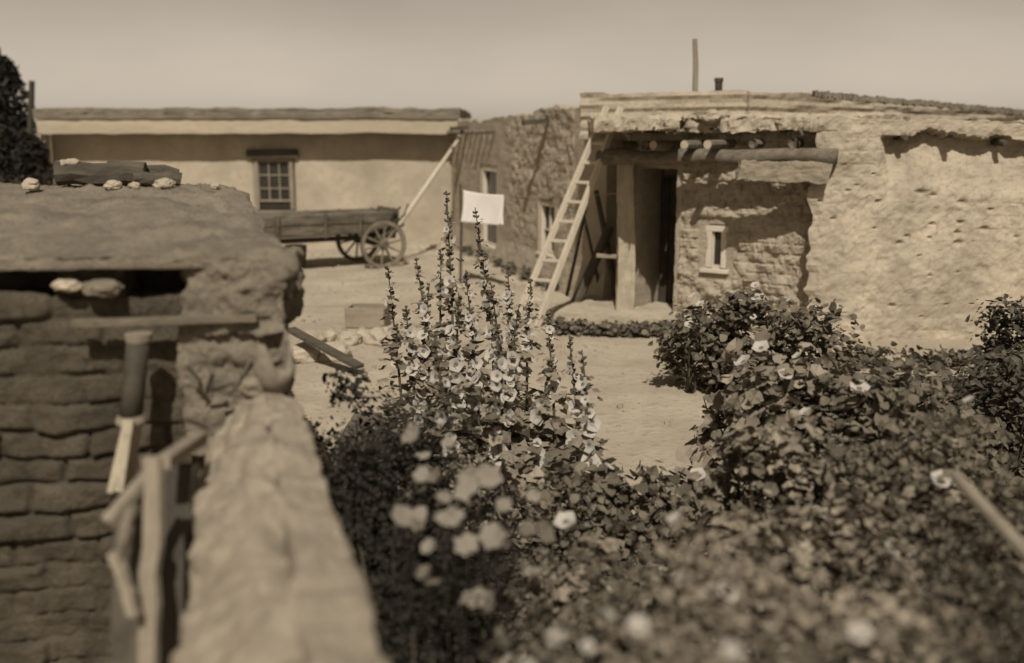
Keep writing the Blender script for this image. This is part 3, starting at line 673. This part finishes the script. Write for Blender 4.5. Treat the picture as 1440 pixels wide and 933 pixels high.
# broken gate of split boards between shed and garden wall
gate=thing('plank_gate','broken gate of split grey boards beside the narrow mud wall','gate',gp(215,900,.0))
def gt(o): o.parent=gate; o.matrix_parent_inverse=Matrix.Translation(gate.location).inverted(); return o
def board(u0,v0,u1,v1,Y0,Y1,w,mat,th=.03):
    A=wp(u0,v0,Y0); B=wp(u1,v1,Y1); B=Vector((B.x,B.y,B.z)); n=9; vs=[]; side=Vector((1,-.25,0)).normalized(); out=Vector((.25,1,0)).normalized()
    for i in range(n):
        t=i/(n-1); p=A.lerp(B,t); ww=w*(.75+.5*rnd.random()) if i in(0,) else w*(.9+.2*rnd.random())
        o=side*rnd.uniform(-.008,.008)
        for s,k in ((-1,0),(1,0),(1,1),(-1,1)): vs.append(p+o+side*s*ww/2+out*k*th)
    fs=[]
    for i in range(n-1):
        for k in range(4): fs.append((i*4+k,(i+1)*4+k,(i+1)*4+(k+1)%4,i*4+(k+1)%4))
    fs += [(0,1,2,3),tuple((n-1)*4+k for k in (3,2,1,0))]
    return link_mesh('board',vs,fs,mat)
gt(board(212,645,205,990,3.25,2.9,.06,M['wood']))
gt(board(180,712,160,790,3.2,3.05,.035,M['wood_worn']))
gt(board(158,780,184,868,3.05,2.95,.035,M['wood']))
gt(board(176,730,170,985,3.35,3.0,.09,M['wood_dark']))
gt(board(186,700,196,1000,3.3,2.95,.05,M['wood_dark']))
A=wp(240,640,3.5); b=MB(); b.beam(wp(228,652,3.45),wp(282,615,3.9),.06,.05); b.beam(wp(150,736,3.2),wp(215,662,3.35),.05,.04); gt(b.build('rail',M['wood'],bevel=.006))
gt(board(243,655,236,990,3.7,3.3,.15,M['pipe'],.04))  # near-black board put in for the shaded slot beside the garden wall

# broken pot and dry twigs at the end of the narrow wall
pp2=gp(388,556,ZN); pot=thing('broken_pot','broken dark clay pot sitting where the narrow wall meets the shed','pot',(pp2.x,pp2.y,ZN+.02),.5)
vs=[]; fs=[]; n=18; prof=[(.05,0),(.075,.05),(.085,.1),(.07,.15),(.066,.19)]
for i,(r,z) in enumerate(prof):
    for k in range(n):
        a=2*math.pi*k/n; zz=z*(1 if i<3 else (.75+.35*math.sin(a*2+1)+.1*math.sin(a*5))); vs.append((r*math.cos(a),r*math.sin(a),zz))
for i in range(len(prof)-1):
    for k in range(n): fs.append((i*n+k,i*n+(k+1)%n,(i+1)*n+(k+1)%n,(i+1)*n+k))
fs.append(tuple(reversed(range(n))))
o=link_mesh('pot_body',[(v[0]*1.15,v[1]*1.15,v[2]*1.2) for v in vs],fs,M['clay'],pot,True); o.modifiers.new('S','SOLIDIFY').thickness=.01
o=rock('pot_shard',(0,0,0),.06,M['clay']); o.parent=pot; o.location=(-.09,.03,.03)
tw=thing('dry_twigs','thin dry forked twigs poking up from the wall beside the broken pot','twigs',gp(340,550,ZN+.01))
b=MB(); 
def P2(u,v): return wp(u,v,tw.location.y)-tw.location
for pts in (((328,548),(340,530),(362,498),(352,487)),((300,545),(330,541),(345,547),(372,540)),((340,530),(348,512),(371,520)),((262,515),(278,540),(276,560)),((300,525),(290,545),(282,562))):
    b.tube([P2(*q)+Vector((0,.04*i,0)) for i,q in enumerate(pts)],[.012,.010,.008,.006][:len(pts)],5)
b.build('twig',M['twig'],tw)

# ------------------------------------------------------------------ trees beyond the shed
def crown_mesh(name, blobs, n, size, mat):
    vs=[]; fs=[]
    for _ in range(n):
        c,r=rnd.choice(blobs); d=Vector((rnd.gauss(0,1),rnd.gauss(0,1),rnd.gauss(0,1))).normalized()*(rnd.random()**.4)
        p=Vector(c)+Vector((d.x*r[0],d.y*r[1],d.z*r[2])); e=Euler((rnd.uniform(0,6.3),rnd.uniform(0,6.3),rnd.uniform(0,6.3))).to_matrix(); s=size*rnd.uniform(.5,1.4); k=len(vs)
        vs += [p+e@Vector((-s*.4,-s,0)),p+e@Vector((s*.4,-s,0)),p+e@Vector((s*.3,s,s*.3)),p+e@Vector((-s*.3,s,s*.2))]; fs.append((k,k+1,k+2,k+3))
    return link_mesh(name,vs,fs,mat)
def tree(label, base, blobs, n, size, trunk):
    t=thing('juniper_tree',label,'tree',base); c=crown_mesh('crown',blobs,n,size,M['tree_leaf']); c.parent=t
    b=MB()
    for pts,rr in trunk: b.tube(pts,rr,8,.1)
    b.build('trunk',M['bark'],t)
tree('tall dark juniper rising past the end of the long house',(-14.0,27.5,0),[((0,0,2.2),(1.2,1.2,1.4)),((.1,0,3.6),(.9,.9,1.0)),((-.3,0,4.6),(.7,.7,.8)),((.5,-.2,2.6),(.8,.8,.8)),((.35,0,4.3),(.4,.4,.5))],5200,.09,[(((0,0,-.2),(0.05,0,2),(-.1,0,4.5)),[.22,.17,.05]),(((0,0,1.5),(.5,0,2.8),(.8,0,3.4)),[.1,.06,.02])])
tree('low dark juniper bush crowding the corner post of the long house',(-11.75,24.3,0),[((0,0,1.3),(.75,.7,1.2)),((.15,0,2.3),(.4,.4,.5)),((-.5,0,2.4),(.5,.5,.6))],4200,.07,[(((0,0,-.2),(0,0,1.2),(.05,0,2.4)),[.12,.09,.03])])
c=wp(40,215,25.5); c1=wp(45,114,25.5); b=MB(); b.tube([(c.x,c.y,-.1),(c.x,c.y,2.0),c1],[.10,.09,.07],8,.1); tag(b.build('gate_post',M['bark']),'dark leaning post standing up between the junipers','post')

# ------------------------------------------------------------------ garden plants
def leaf_disc(vs, fs, p, nrm, r, lobes=0.18, n=9, cup=.25):
    nrm=nrm.normalized(); x=nrm.cross(Vector((.3,.2,1))).normalized() if abs(nrm.z)<.95 else Vector((1,0,0)); y=nrm.cross(x); k=len(vs); vs.append(p)
    ph=rnd.uniform(0,6.28); cc=cup*rnd.uniform(-1.6,2.6)
    for i in range(n):
        a=2*math.pi*i/n+ph; rr=r*(1+.12*rnd.uniform(-1,1)+lobes*(1 if i%2 else -1))
        vs.append(p+x*math.cos(a)*rr+y*math.sin(a)*rr+nrm*(cc*r+.22*r*rnd.uniform(-1,1)))
    for i in range(n): fs.append((k,k+1+i,k+1+(i+1)%n))
def bush_foliage(name, n, r, mat, w, h, lobes=.18, nside=9, dense=1.0):
    """leaves in uneven clumps through a dome of half-width w and height h (real sizes)"""
    vs=[]; fs=[]
    cl=[]
    for _ in range(max(6,int(9*dense))):
        a=rnd.uniform(0,6.28); q=rnd.random()**.6*.8; z=rnd.uniform(.15,1)*(1-.35*q*q)
        cl.append((math.cos(a)*q*w,math.sin(a)*q*w,z*h*.9,rnd.uniform(.14,.3)))
    for _ in range(n):
        cx,cy,cz,cr=rnd.choice(cl); g=Vector([max(-1.5,min(1.5,rnd.gauss(0,1))) for _q in range(3)]); k=cr*min(1.2,w*1.4+.1)
        p=Vector((cx,cy,cz))+Vector((g.x*k,g.y*k,g.z*k*.9))*.75
        if p.z<.02: p.z=.02+.1*rnd.random()
        if p.z>h: p.z=h-abs(rnd.gauss(0,.05))
        nr=Vector((p.x/w*.5+rnd.gauss(0,.45),p.y/w*.5+rnd.gauss(0,.45)-.15,.75+rnd.gauss(0,.35)))
        leaf_disc(vs,fs,p,nr,r*rnd.uniform(.5,1.3),lobes,nside)
    o=link_mesh(name,vs,fs,mat,smooth=False); me=o.data; bpy.data.objects.remove(o); return me
def stems_mesh(name, n, w, h, r=.008):
    b=MB()
    for _ in range(n):
        a=rnd.uniform(0,6.28); q=rnd.uniform(.3,.9)*w; b.tube([(0+rnd.uniform(-.05,.05),rnd.uniform(-.05,.05),-.05),(math.cos(a)*q*.4,math.sin(a)*q*.4,h*.45),(math.cos(a)*q,math.sin(a)*q,h*rnd.uniform(.6,.9))],[r*1.3,r,r*.5],5)
    o=b.build(name,M['stem']); me=o.data; bpy.data.objects.remove(o); return me
def flower_mesh():
    vs=[]; fs=[]; mi=[]; n=15
    vs.append(Vector((0,0,0)))
    for ring,(r,z) in enumerate(((.3,.12),(.62,.3),(1,.38))):
        for i in range(n):
            a=2*math.pi*i/n; rr=r*(1+(.09*math.cos(5*a) if ring==2 else 0)); vs.append(Vector((math.cos(a)*rr,math.sin(a)*rr,z+(.06*math.sin(5*a+.6) if ring==2 else 0))))
    for i in range(n): fs.append((0,1+i,1+(i+1)%n)); mi.append(1)
    for ring in (0,1):
        for i in range(n):
            s=1+ring*n; fs.append((s+i,s+n+i,s+n+(i+1)%n,s+(i+1)%n)); mi.append(0)
    o=link_mesh('flower',vs,fs,[M['petal'],M['petal_eye']],smooth=True); o.data.polygons.foreach_set('material_index',mi); me=o.data; bpy.data.objects.remove(o); return me
FLOWER=flower_mesh()
def child(name, me, parent, loc=(0,0,0), rot=(0,0,0), sc=1.0):
    o=bpy.data.objects.new(name,me); COL.objects.link(o); o.parent=parent; o.location=loc; o.rotation_euler=rot; o.scale=(sc,sc,sc); return o
def face_dir(d): return d.to_track_quat('Z','Y').to_euler()
def hollyhock(label, base, h, lean=(0,0), nfl=7, fr_=.045, group=None, leafy=1.0):
    t=thing('hollyhock',label,'hollyhock',base,0,group)
    top=Vector((lean[0],lean[1],h)); mid=Vector((lean[0]*.3+rnd.uniform(-.03,.03),lean[1]*.3,h*.5))
    b=MB(); pts=[Vector((0,0,-.05)),mid*.5,mid,mid.lerp(top,.5),top]; b.tube(pts,[.014,.013,.011,.008,.004],6)
    def at(s):
        s*=4; i=min(3,int(s)); return pts[i].lerp(pts[i+1],s-i)
    for i in range(int(34*h)):                                          # buds clasping the spike
        s=rnd.uniform(.5,.99); p=at(s); a=rnd.uniform(0,6.28); q=Vector((math.cos(a),math.sin(a),.5)); k=.022*(1.25-s*.7)+.004
        b.tube([p,p+q*k*.6,p+q*k*1.5,p+q*k*2.0],[.004,k*.7,k*.6,.003],5)
    b.build('stalk',M['stem'],t)
    vs=[]; fs=[]
    for i in range(int(50*h*leafy)):
        s=rnd.random()**1.5*.95; p=at(s); a=rnd.uniform(0,6.28); k=.11*(1.1-s); q=Vector((math.cos(a),math.sin(a),.25)); 
        leaf_disc(vs,fs,p+q*(k*1.5+.02),q*.5+Vector((rnd.gauss(0,.3),rnd.gauss(0,.3),1)),k*rnd.uniform(.5,.9),.2,10)
    link_mesh('leaves',vs,fs,M['leaf_pale'],t)
    for i in range(nfl):
        s=.34+.55*rnd.random()**1.4; p=at(s); a=rnd.uniform(-2.6,-.5); q=Vector((math.cos(a),math.sin(a),.25)).normalized()
        r=fr_*(1.3-.75*s)*rnd.uniform(.55,1.3)*1.15; q=(q+Vector((rnd.gauss(0,.25),rnd.gauss(0,.25),rnd.gauss(0,.3)))).normalized()
        child('flower',FLOWER,t,p+q*.035,face_dir(q),r)
    return t
HL=[((628,268),9.0,9,'tallest hollyhock spike, thin and dark at the tip, beside the white cloth'),
    ((668,292),8.7,9,'hollyhock spike that crosses in front of the white cloth'),
    ((545,374),9.3,8,'hollyhock spike below the wagon wheel, outermost of the clump'),
    ((585,362),9.6,6,'slim hollyhock spike just inside the one below the wagon wheel'),
    ((714,380),9.1,8,'hollyhock spike next to the foot of the ladder, slightly shorter'),
    ((747,392),9.3,7,'hollyhock spike in front of the ladder rails'),
    ((604,398),8.4,7,'shorter hollyhock with open pale flowers under the tallest spike'),
    ((690,398),8.2,9,'bushy hollyhock thick with pale flowers right of the cloth spike'),
    ((645,412),7.6,8,'hollyhock in the middle of the clump with wide dark eyed flowers'),
    ((570,430),7.8,5,'low hollyhock at the edge of the dark shrub'),
    ((730,428),7.8,7,'hollyhock leaning out toward the pale path'),
    ((770,440),8.6,6,'loose hollyhock standing just before the ladder foot'),
    ((655,380),8.0,7,'hollyhock close behind the spike that crosses the cloth'),
    ((620,350),9.4,8,'leafy hollyhock close beside the tallest spike'),
    ((800,468),7.4,4,'thin hollyhock over the pale path edge'),
    ((818,492),6.6,4,'sparse leaning hollyhock at the near edge of the pale path'),
    ((775,500),6.8,5,'sparse hollyhock with few leaves between the clump and the path'),
    ((610,470),6.2,5,'hollyhock with one broad white rimmed flower above the large leaves'),
    ((700,470),6.6,6,'flowering hollyhock above the large pale leaves')]
for (u,v),Y,nf,lab in HL:
    t=wp(u,v,Y); lean=(rnd.uniform(-.2,.2),rnd.uniform(-.1,.1)); bx,by=t.x-lean[0],Y-lean[1]
    hollyhock(lab,(bx,by,gz(bx,by)),t.z-gz(bx,by),lean,nf+(6 if v>365 else 0),.048,'hollyhocks in the middle of the garden',.65 if u>=765 else .8)
def bush(kind, label, u, v, Y, w, group=None, flowers=0):
    """top of the bush appears at (u,v) at distance Y; w is its width"""
    t=wp(u,v,Y); gzz=gz(t.x,Y); h=max(.2,t.z-gzz)
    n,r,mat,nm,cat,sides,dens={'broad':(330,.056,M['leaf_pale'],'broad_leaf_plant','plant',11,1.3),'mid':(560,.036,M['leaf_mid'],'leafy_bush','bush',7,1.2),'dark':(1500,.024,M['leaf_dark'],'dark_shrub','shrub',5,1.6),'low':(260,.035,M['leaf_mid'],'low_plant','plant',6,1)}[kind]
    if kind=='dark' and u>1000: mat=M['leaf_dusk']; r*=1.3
    if Y>7: r*=1.1
    if Y<6: r*=max(.15,.62*Y/5)
    if Y<5.5: n=int(n*1.6*(1.5 if kind=='broad' else 1))
    n=int(n*min(2.6,max(.35,(min(1,w/.7) if Y<6 else w/.7)*(h/.9))))
    o=thing(nm,label,cat,(t.x,Y,gzz),rnd.uniform(0,6.28),group)
    child('foliage',bush_foliage('foliage_'+kind,n,r,mat,w*.5,h,.10 if kind!='dark' else .3,sides,dens),o); child('stems',stems_mesh('stems_'+kind,10,w*.4,h*.8),o)
    for i in range(flowers):
        a=rnd.uniform(0,6.28); rr=rnd.uniform(.05,.42)*w; q=Vector((math.cos(a)*.6-.1,math.sin(a)*.6,.9)).normalized()
        fl_=child('flower',FLOWER,o,(math.cos(a)*rr,math.sin(a)*rr,h*(1-.4*(rr/w/.5)**2)*rnd.uniform(.88,1.04)),face_dir(q),.05*min(1,max(.2,Y/5))*rnd.uniform(.6,1.2))
    return o
# dark shrub beside the narrow wall
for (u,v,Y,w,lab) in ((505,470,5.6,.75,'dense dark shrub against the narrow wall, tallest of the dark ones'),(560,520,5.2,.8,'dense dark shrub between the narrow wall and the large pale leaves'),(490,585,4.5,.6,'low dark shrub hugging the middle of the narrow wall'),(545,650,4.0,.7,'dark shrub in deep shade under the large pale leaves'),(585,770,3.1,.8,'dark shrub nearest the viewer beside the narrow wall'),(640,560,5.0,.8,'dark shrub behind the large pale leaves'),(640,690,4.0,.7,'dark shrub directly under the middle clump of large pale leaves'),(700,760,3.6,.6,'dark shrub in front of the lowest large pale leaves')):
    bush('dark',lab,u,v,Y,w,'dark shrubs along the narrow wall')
LARGE=[((622,655),3.7,'clump of large pale leaves in the middle of the dark shrubs'),((672,662),3.8,'pair of large pale leaves beside the middle clump, nearer the path'),((598,702),3.5,'big pale leaf cluster nearest the narrow wall'),((682,740),3.4,'large pale leaves lowest in front of the dark shrubs'),((730,685),3.7,'single large pale leaf stem closest to the path'),((602,608),4.3,'large pale leaves high on the narrow wall side of the clump')]
for (u,v),Y,lab in LARGE:
    t=wp(u,v,Y); g0=gz(t.x,Y); o=thing('large_leaf_plant',lab,'plant',(t.x,Y,g0),0,'large leaved plants in the clump'); vs=[]; fs=[]; b=MB(); h=t.z-g0
    for k in range(6):
        q=Vector((rnd.uniform(-.11,.11),rnd.gauss(0,.08),h-abs(rnd.gauss(0,.05)) if k<3 else h-rnd.uniform(.12,.3)))
        leaf_disc(vs,fs,q,Vector((rnd.gauss(-.1,.3),-.5+rnd.gauss(0,.3),.8)),rnd.uniform(.028,.052),.12,12,.2); b.tube([(q.x*1.5,q.y*1.5,-.05),(q.x*.9+rnd.gauss(0,.05),q.y*.9+rnd.gauss(0,.05),h*.6),q],[.004,.003,.002],5)
    link_mesh('leaves',vs,fs,M['leaf_bright'],o); b.build('stems',M['leaf_dark'],o)
# mid bushes to the side of the path
for (u,v,Y,w,k,fl_,lab) in ((975,440,10.4,.8,'mid',3,'leafy bush beside the porch door edge of the path'),(1010,405,10.6,1.1,'mid',3,'tall leafy bush under the small white framed window'),(1075,395,10.4,1.2,'mid',5,'tallest garden bush with a white bloom before the porch wall'),(1130,420,10.0,1.1,'mid',3,'leafy bush at the corner of the pale end wall'),(1030,490,7.2,.62,'broad',4,'pale leaved bush bordering the bare path'),(1080,470,6.6,.9,'broad',6,'broad pale leaved bush full of blooms in mid garden'),(1150,480,6.4,.9,'mid',3,'leafy bush before the pale end wall foot'),(1040,570,5.6,.45,'broad',2,'pale leaved plant at the near corner of the path'),(1090,560,5.2,.75,'broad',4,'spreading pale leaved plant below the blooms'),(1210,500,6.2,.95,'mid',4,'rounded bush under the pits of the end wall'),(1300,505,6.0,.95,'mid',2,'wide bush along the foot of the end wall'),(1400,495,5.8,.9,'mid',1,'bush at the far edge of the end wall'),(1440,425,9.6,.9,'dark',0,'tall dark shrub at the picture edge against the end wall'),(1445,480,7.6,1.2,'dark',0,'dark shrub filling the picture edge')):
    bush(k,lab,u,v,Y,w,'bushes of the garden beyond the path',fl_)
low='blurred leafy plant in the dense near part of the garden'
k=0
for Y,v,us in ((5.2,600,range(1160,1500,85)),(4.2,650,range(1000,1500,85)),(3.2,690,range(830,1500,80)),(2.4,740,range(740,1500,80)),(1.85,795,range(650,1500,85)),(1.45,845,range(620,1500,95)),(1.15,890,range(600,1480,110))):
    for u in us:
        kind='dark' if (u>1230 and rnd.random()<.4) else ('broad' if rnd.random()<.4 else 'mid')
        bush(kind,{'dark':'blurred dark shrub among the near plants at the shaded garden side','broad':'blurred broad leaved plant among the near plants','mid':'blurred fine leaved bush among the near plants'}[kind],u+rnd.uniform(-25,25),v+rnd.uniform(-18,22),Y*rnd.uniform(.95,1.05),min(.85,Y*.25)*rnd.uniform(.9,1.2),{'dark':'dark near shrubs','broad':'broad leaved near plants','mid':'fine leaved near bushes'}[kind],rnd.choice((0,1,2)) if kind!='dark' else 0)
for i,u in enumerate(range(785,940,17)):
    bush('low','small dark tuft in the row of low plants along the porch step',u,452+rnd.uniform(-5,5)+i,13.8,.35,'low plants along the porch step')
for i,u in enumerate(range(660,800,20)):
    s=on_w(u); p=W0+WD*s+WN*.3; bush('low','small weed at the foot of the side wall with tall windows',u,345+(u-660)*.40,p.y-.35,.4,'weeds at the side wall foot')
for u,v,Y,w,k,lab in ((835,652,6.0,.8,'mid','leafy bush closing off the near end of the pale path'),(915,655,6.2,.85,'mid','leafy bush at the near end of the pale path beside the broad leaved plants'),(985,650,6.4,.7,'broad','pale leaved plant at the near end of the pale path'),(780,640,5.6,.5,'mid','leafy bush under the sparse hollyhocks'),(870,720,4.2,.5,'mid','low leafy bush just in front of the path end'),(800,700,4.4,.5,'broad','broad leaved plant just in front of the path end')):
    bush(k,lab,u,v,Y,w,'plants at the near end of the path',1)
for i,(u,v) in enumerate(((1178,478),(1222,492),(1268,500),(1312,497),(1352,503),(1392,496))):
    bush('low','small leafy tuft against the foot of the pale end wall',u,v,11.6,.75,'tufts along the end wall foot')
for u,v,Y,w,lab in ((1235,522,7.6,.9,'leafy bush in the gap before the tufts of the end wall'),(1330,525,7.4,.9,'leafy bush just short of the end wall tufts, nearer the picture edge'),(1200,560,4.9,.8,'loose leafy bush midway between the stake and the end wall'),(1290,575,4.7,.8,'wide loose bush straight beyond the slanting stake'),(1390,560,4.6,.8,'loose bush at the picture edge beyond the slanting stake')):
    bush('mid',lab,u,v,Y,w,'bushes of the garden beyond the path',2)
# a stake slanting out of the plants
a=wp(1342,668,3.4); bq=wp(1440,775,3.0); b=MB(); b.tube([a,bq,bq+(bq-a)*1.2],[.022,.024,.025],8); tag(b.build('garden_stake',M['wood']),'pale wooden stake slanting through the dark plants','stake')

# ------------------------------------------------------------------ light, sky, camera
EL, AZ = 49.0, -1.5                                     # sun almost straight behind the viewer
to_sun=Vector((math.sin(R(AZ))*math.cos(R(EL)),-math.cos(R(AZ))*math.cos(R(EL)),math.sin(R(EL))))
ld=bpy.data.lights.new('sun','SUN'); ld.energy=5.0; ld.angle=R(.5); ld.color=(1,.95,.87)
lo=bpy.data.objects.new('sun',ld); COL.objects.link(lo); lo.rotation_euler=to_sun.to_track_quat('Z','Y').to_euler(); lo.location=(0,-5,12)
W=bpy.data.worlds.new('World'); S.world=W; W.use_nodes=True; nt=W.node_tree; nt.nodes.clear()
out=nt.nodes.new('ShaderNodeOutputWorld'); bg=nt.nodes.new('ShaderNodeBackground'); sky=nt.nodes.new('ShaderNodeTexSky')
sky.sky_type='NISHITA'; sky.sun_disc=False; sky.sun_elevation=R(EL); sky.sun_rotation=math.atan2(to_sun.x,to_sun.y); sky.air_density=1.0; sky.dust_density=1.0
SKYP=1.0
bw=nt.nodes.new('ShaderNodeRGBToBW'); mx=nt.nodes.new('ShaderNodeMix'); mx.data_type='RGBA'; mx.blend_type='MULTIPLY'; mx.inputs[0].default_value=1
nt.links.new(sky.outputs[0],bw.inputs[0]); pw_=nt.nodes.new('ShaderNodeMath'); pw_.operation='POWER'; pw_.inputs[1].default_value=SKYP
nt.links.new(bw.outputs[0],pw_.inputs[0]); nt.links.new(pw_.outputs[0],mx.inputs[6]); mx.inputs[7].default_value=(1,.865,.70,1)
tcw=nt.nodes.new('ShaderNodeTexCoord'); sx=nt.nodes.new('ShaderNodeSeparateXYZ'); nt.links.new(tcw.outputs['Generated'],sx.inputs[0])
mr=nt.nodes.new('ShaderNodeMapRange'); mr.interpolation_type='SMOOTHSTEP'; mr.inputs[1].default_value=0; mr.inputs[2].default_value=.17; mr.inputs[3].default_value=1.16; mr.inputs[4].default_value=1.0
nt.links.new(sx.outputs[2],mr.inputs[0])                      # dusty brightening of the air toward the horizon
cn=nt.nodes.new('ShaderNodeTexNoise'); cn.inputs['Scale'].default_value=3.2; cn.inputs['Detail'].default_value=4; cmp_=nt.nodes.new('ShaderNodeMapping'); cmp_.inputs['Scale'].default_value=(1,1,2.2)
nt.links.new(tcw.outputs['Generated'],cmp_.inputs[0]); nt.links.new(cmp_.outputs[0],cn.inputs['Vector'])
cr_=nt.nodes.new('ShaderNodeMapRange'); cr_.inputs[1].default_value=.3; cr_.inputs[2].default_value=.7; cr_.inputs[3].default_value=.88; cr_.inputs[4].default_value=1.05; nt.links.new(cn.outputs['Fac'],cr_.inputs[0])   # thin veil of cloud
m1=nt.nodes.new('ShaderNodeMath'); m1.operation='MULTIPLY'; nt.links.new(mr.outputs[0],m1.inputs[0]); nt.links.new(cr_.outputs[0],m1.inputs[1])
vm=nt.nodes.new('ShaderNodeVectorMath'); vm.operation='SCALE'; nt.links.new(mx.outputs[2],vm.inputs[0]); nt.links.new(m1.outputs[0],vm.inputs['Scale'])
nt.links.new(vm.outputs[0],bg.inputs[0]); bg.inputs[1].default_value=.089; nt.links.new(bg.outputs[0],out.inputs[0])
cd=bpy.data.cameras.new('camera'); cam=bpy.data.objects.new('camera',cd); COL.objects.link(cam); S.camera=cam
cam.location=(0,0,CAM_Z); cam.rotation_euler=(R(90)-PITCH,0,0); cd.sensor_width=36; cd.lens=36*FPX/1440; cd.clip_start=.05; cd.clip_end=1500
cd.dof.use_dof=True; cd.dof.focus_distance=8.5; cd.dof.aperture_fstop=.72
S.view_settings.view_transform='Standard'; S.view_settings.look='None'; S.view_settings.exposure=-.12; S.view_settings.gamma=1
S.render.engine='CYCLES'; S.cycles.max_bounces=6; S.cycles.diffuse_bounces=3
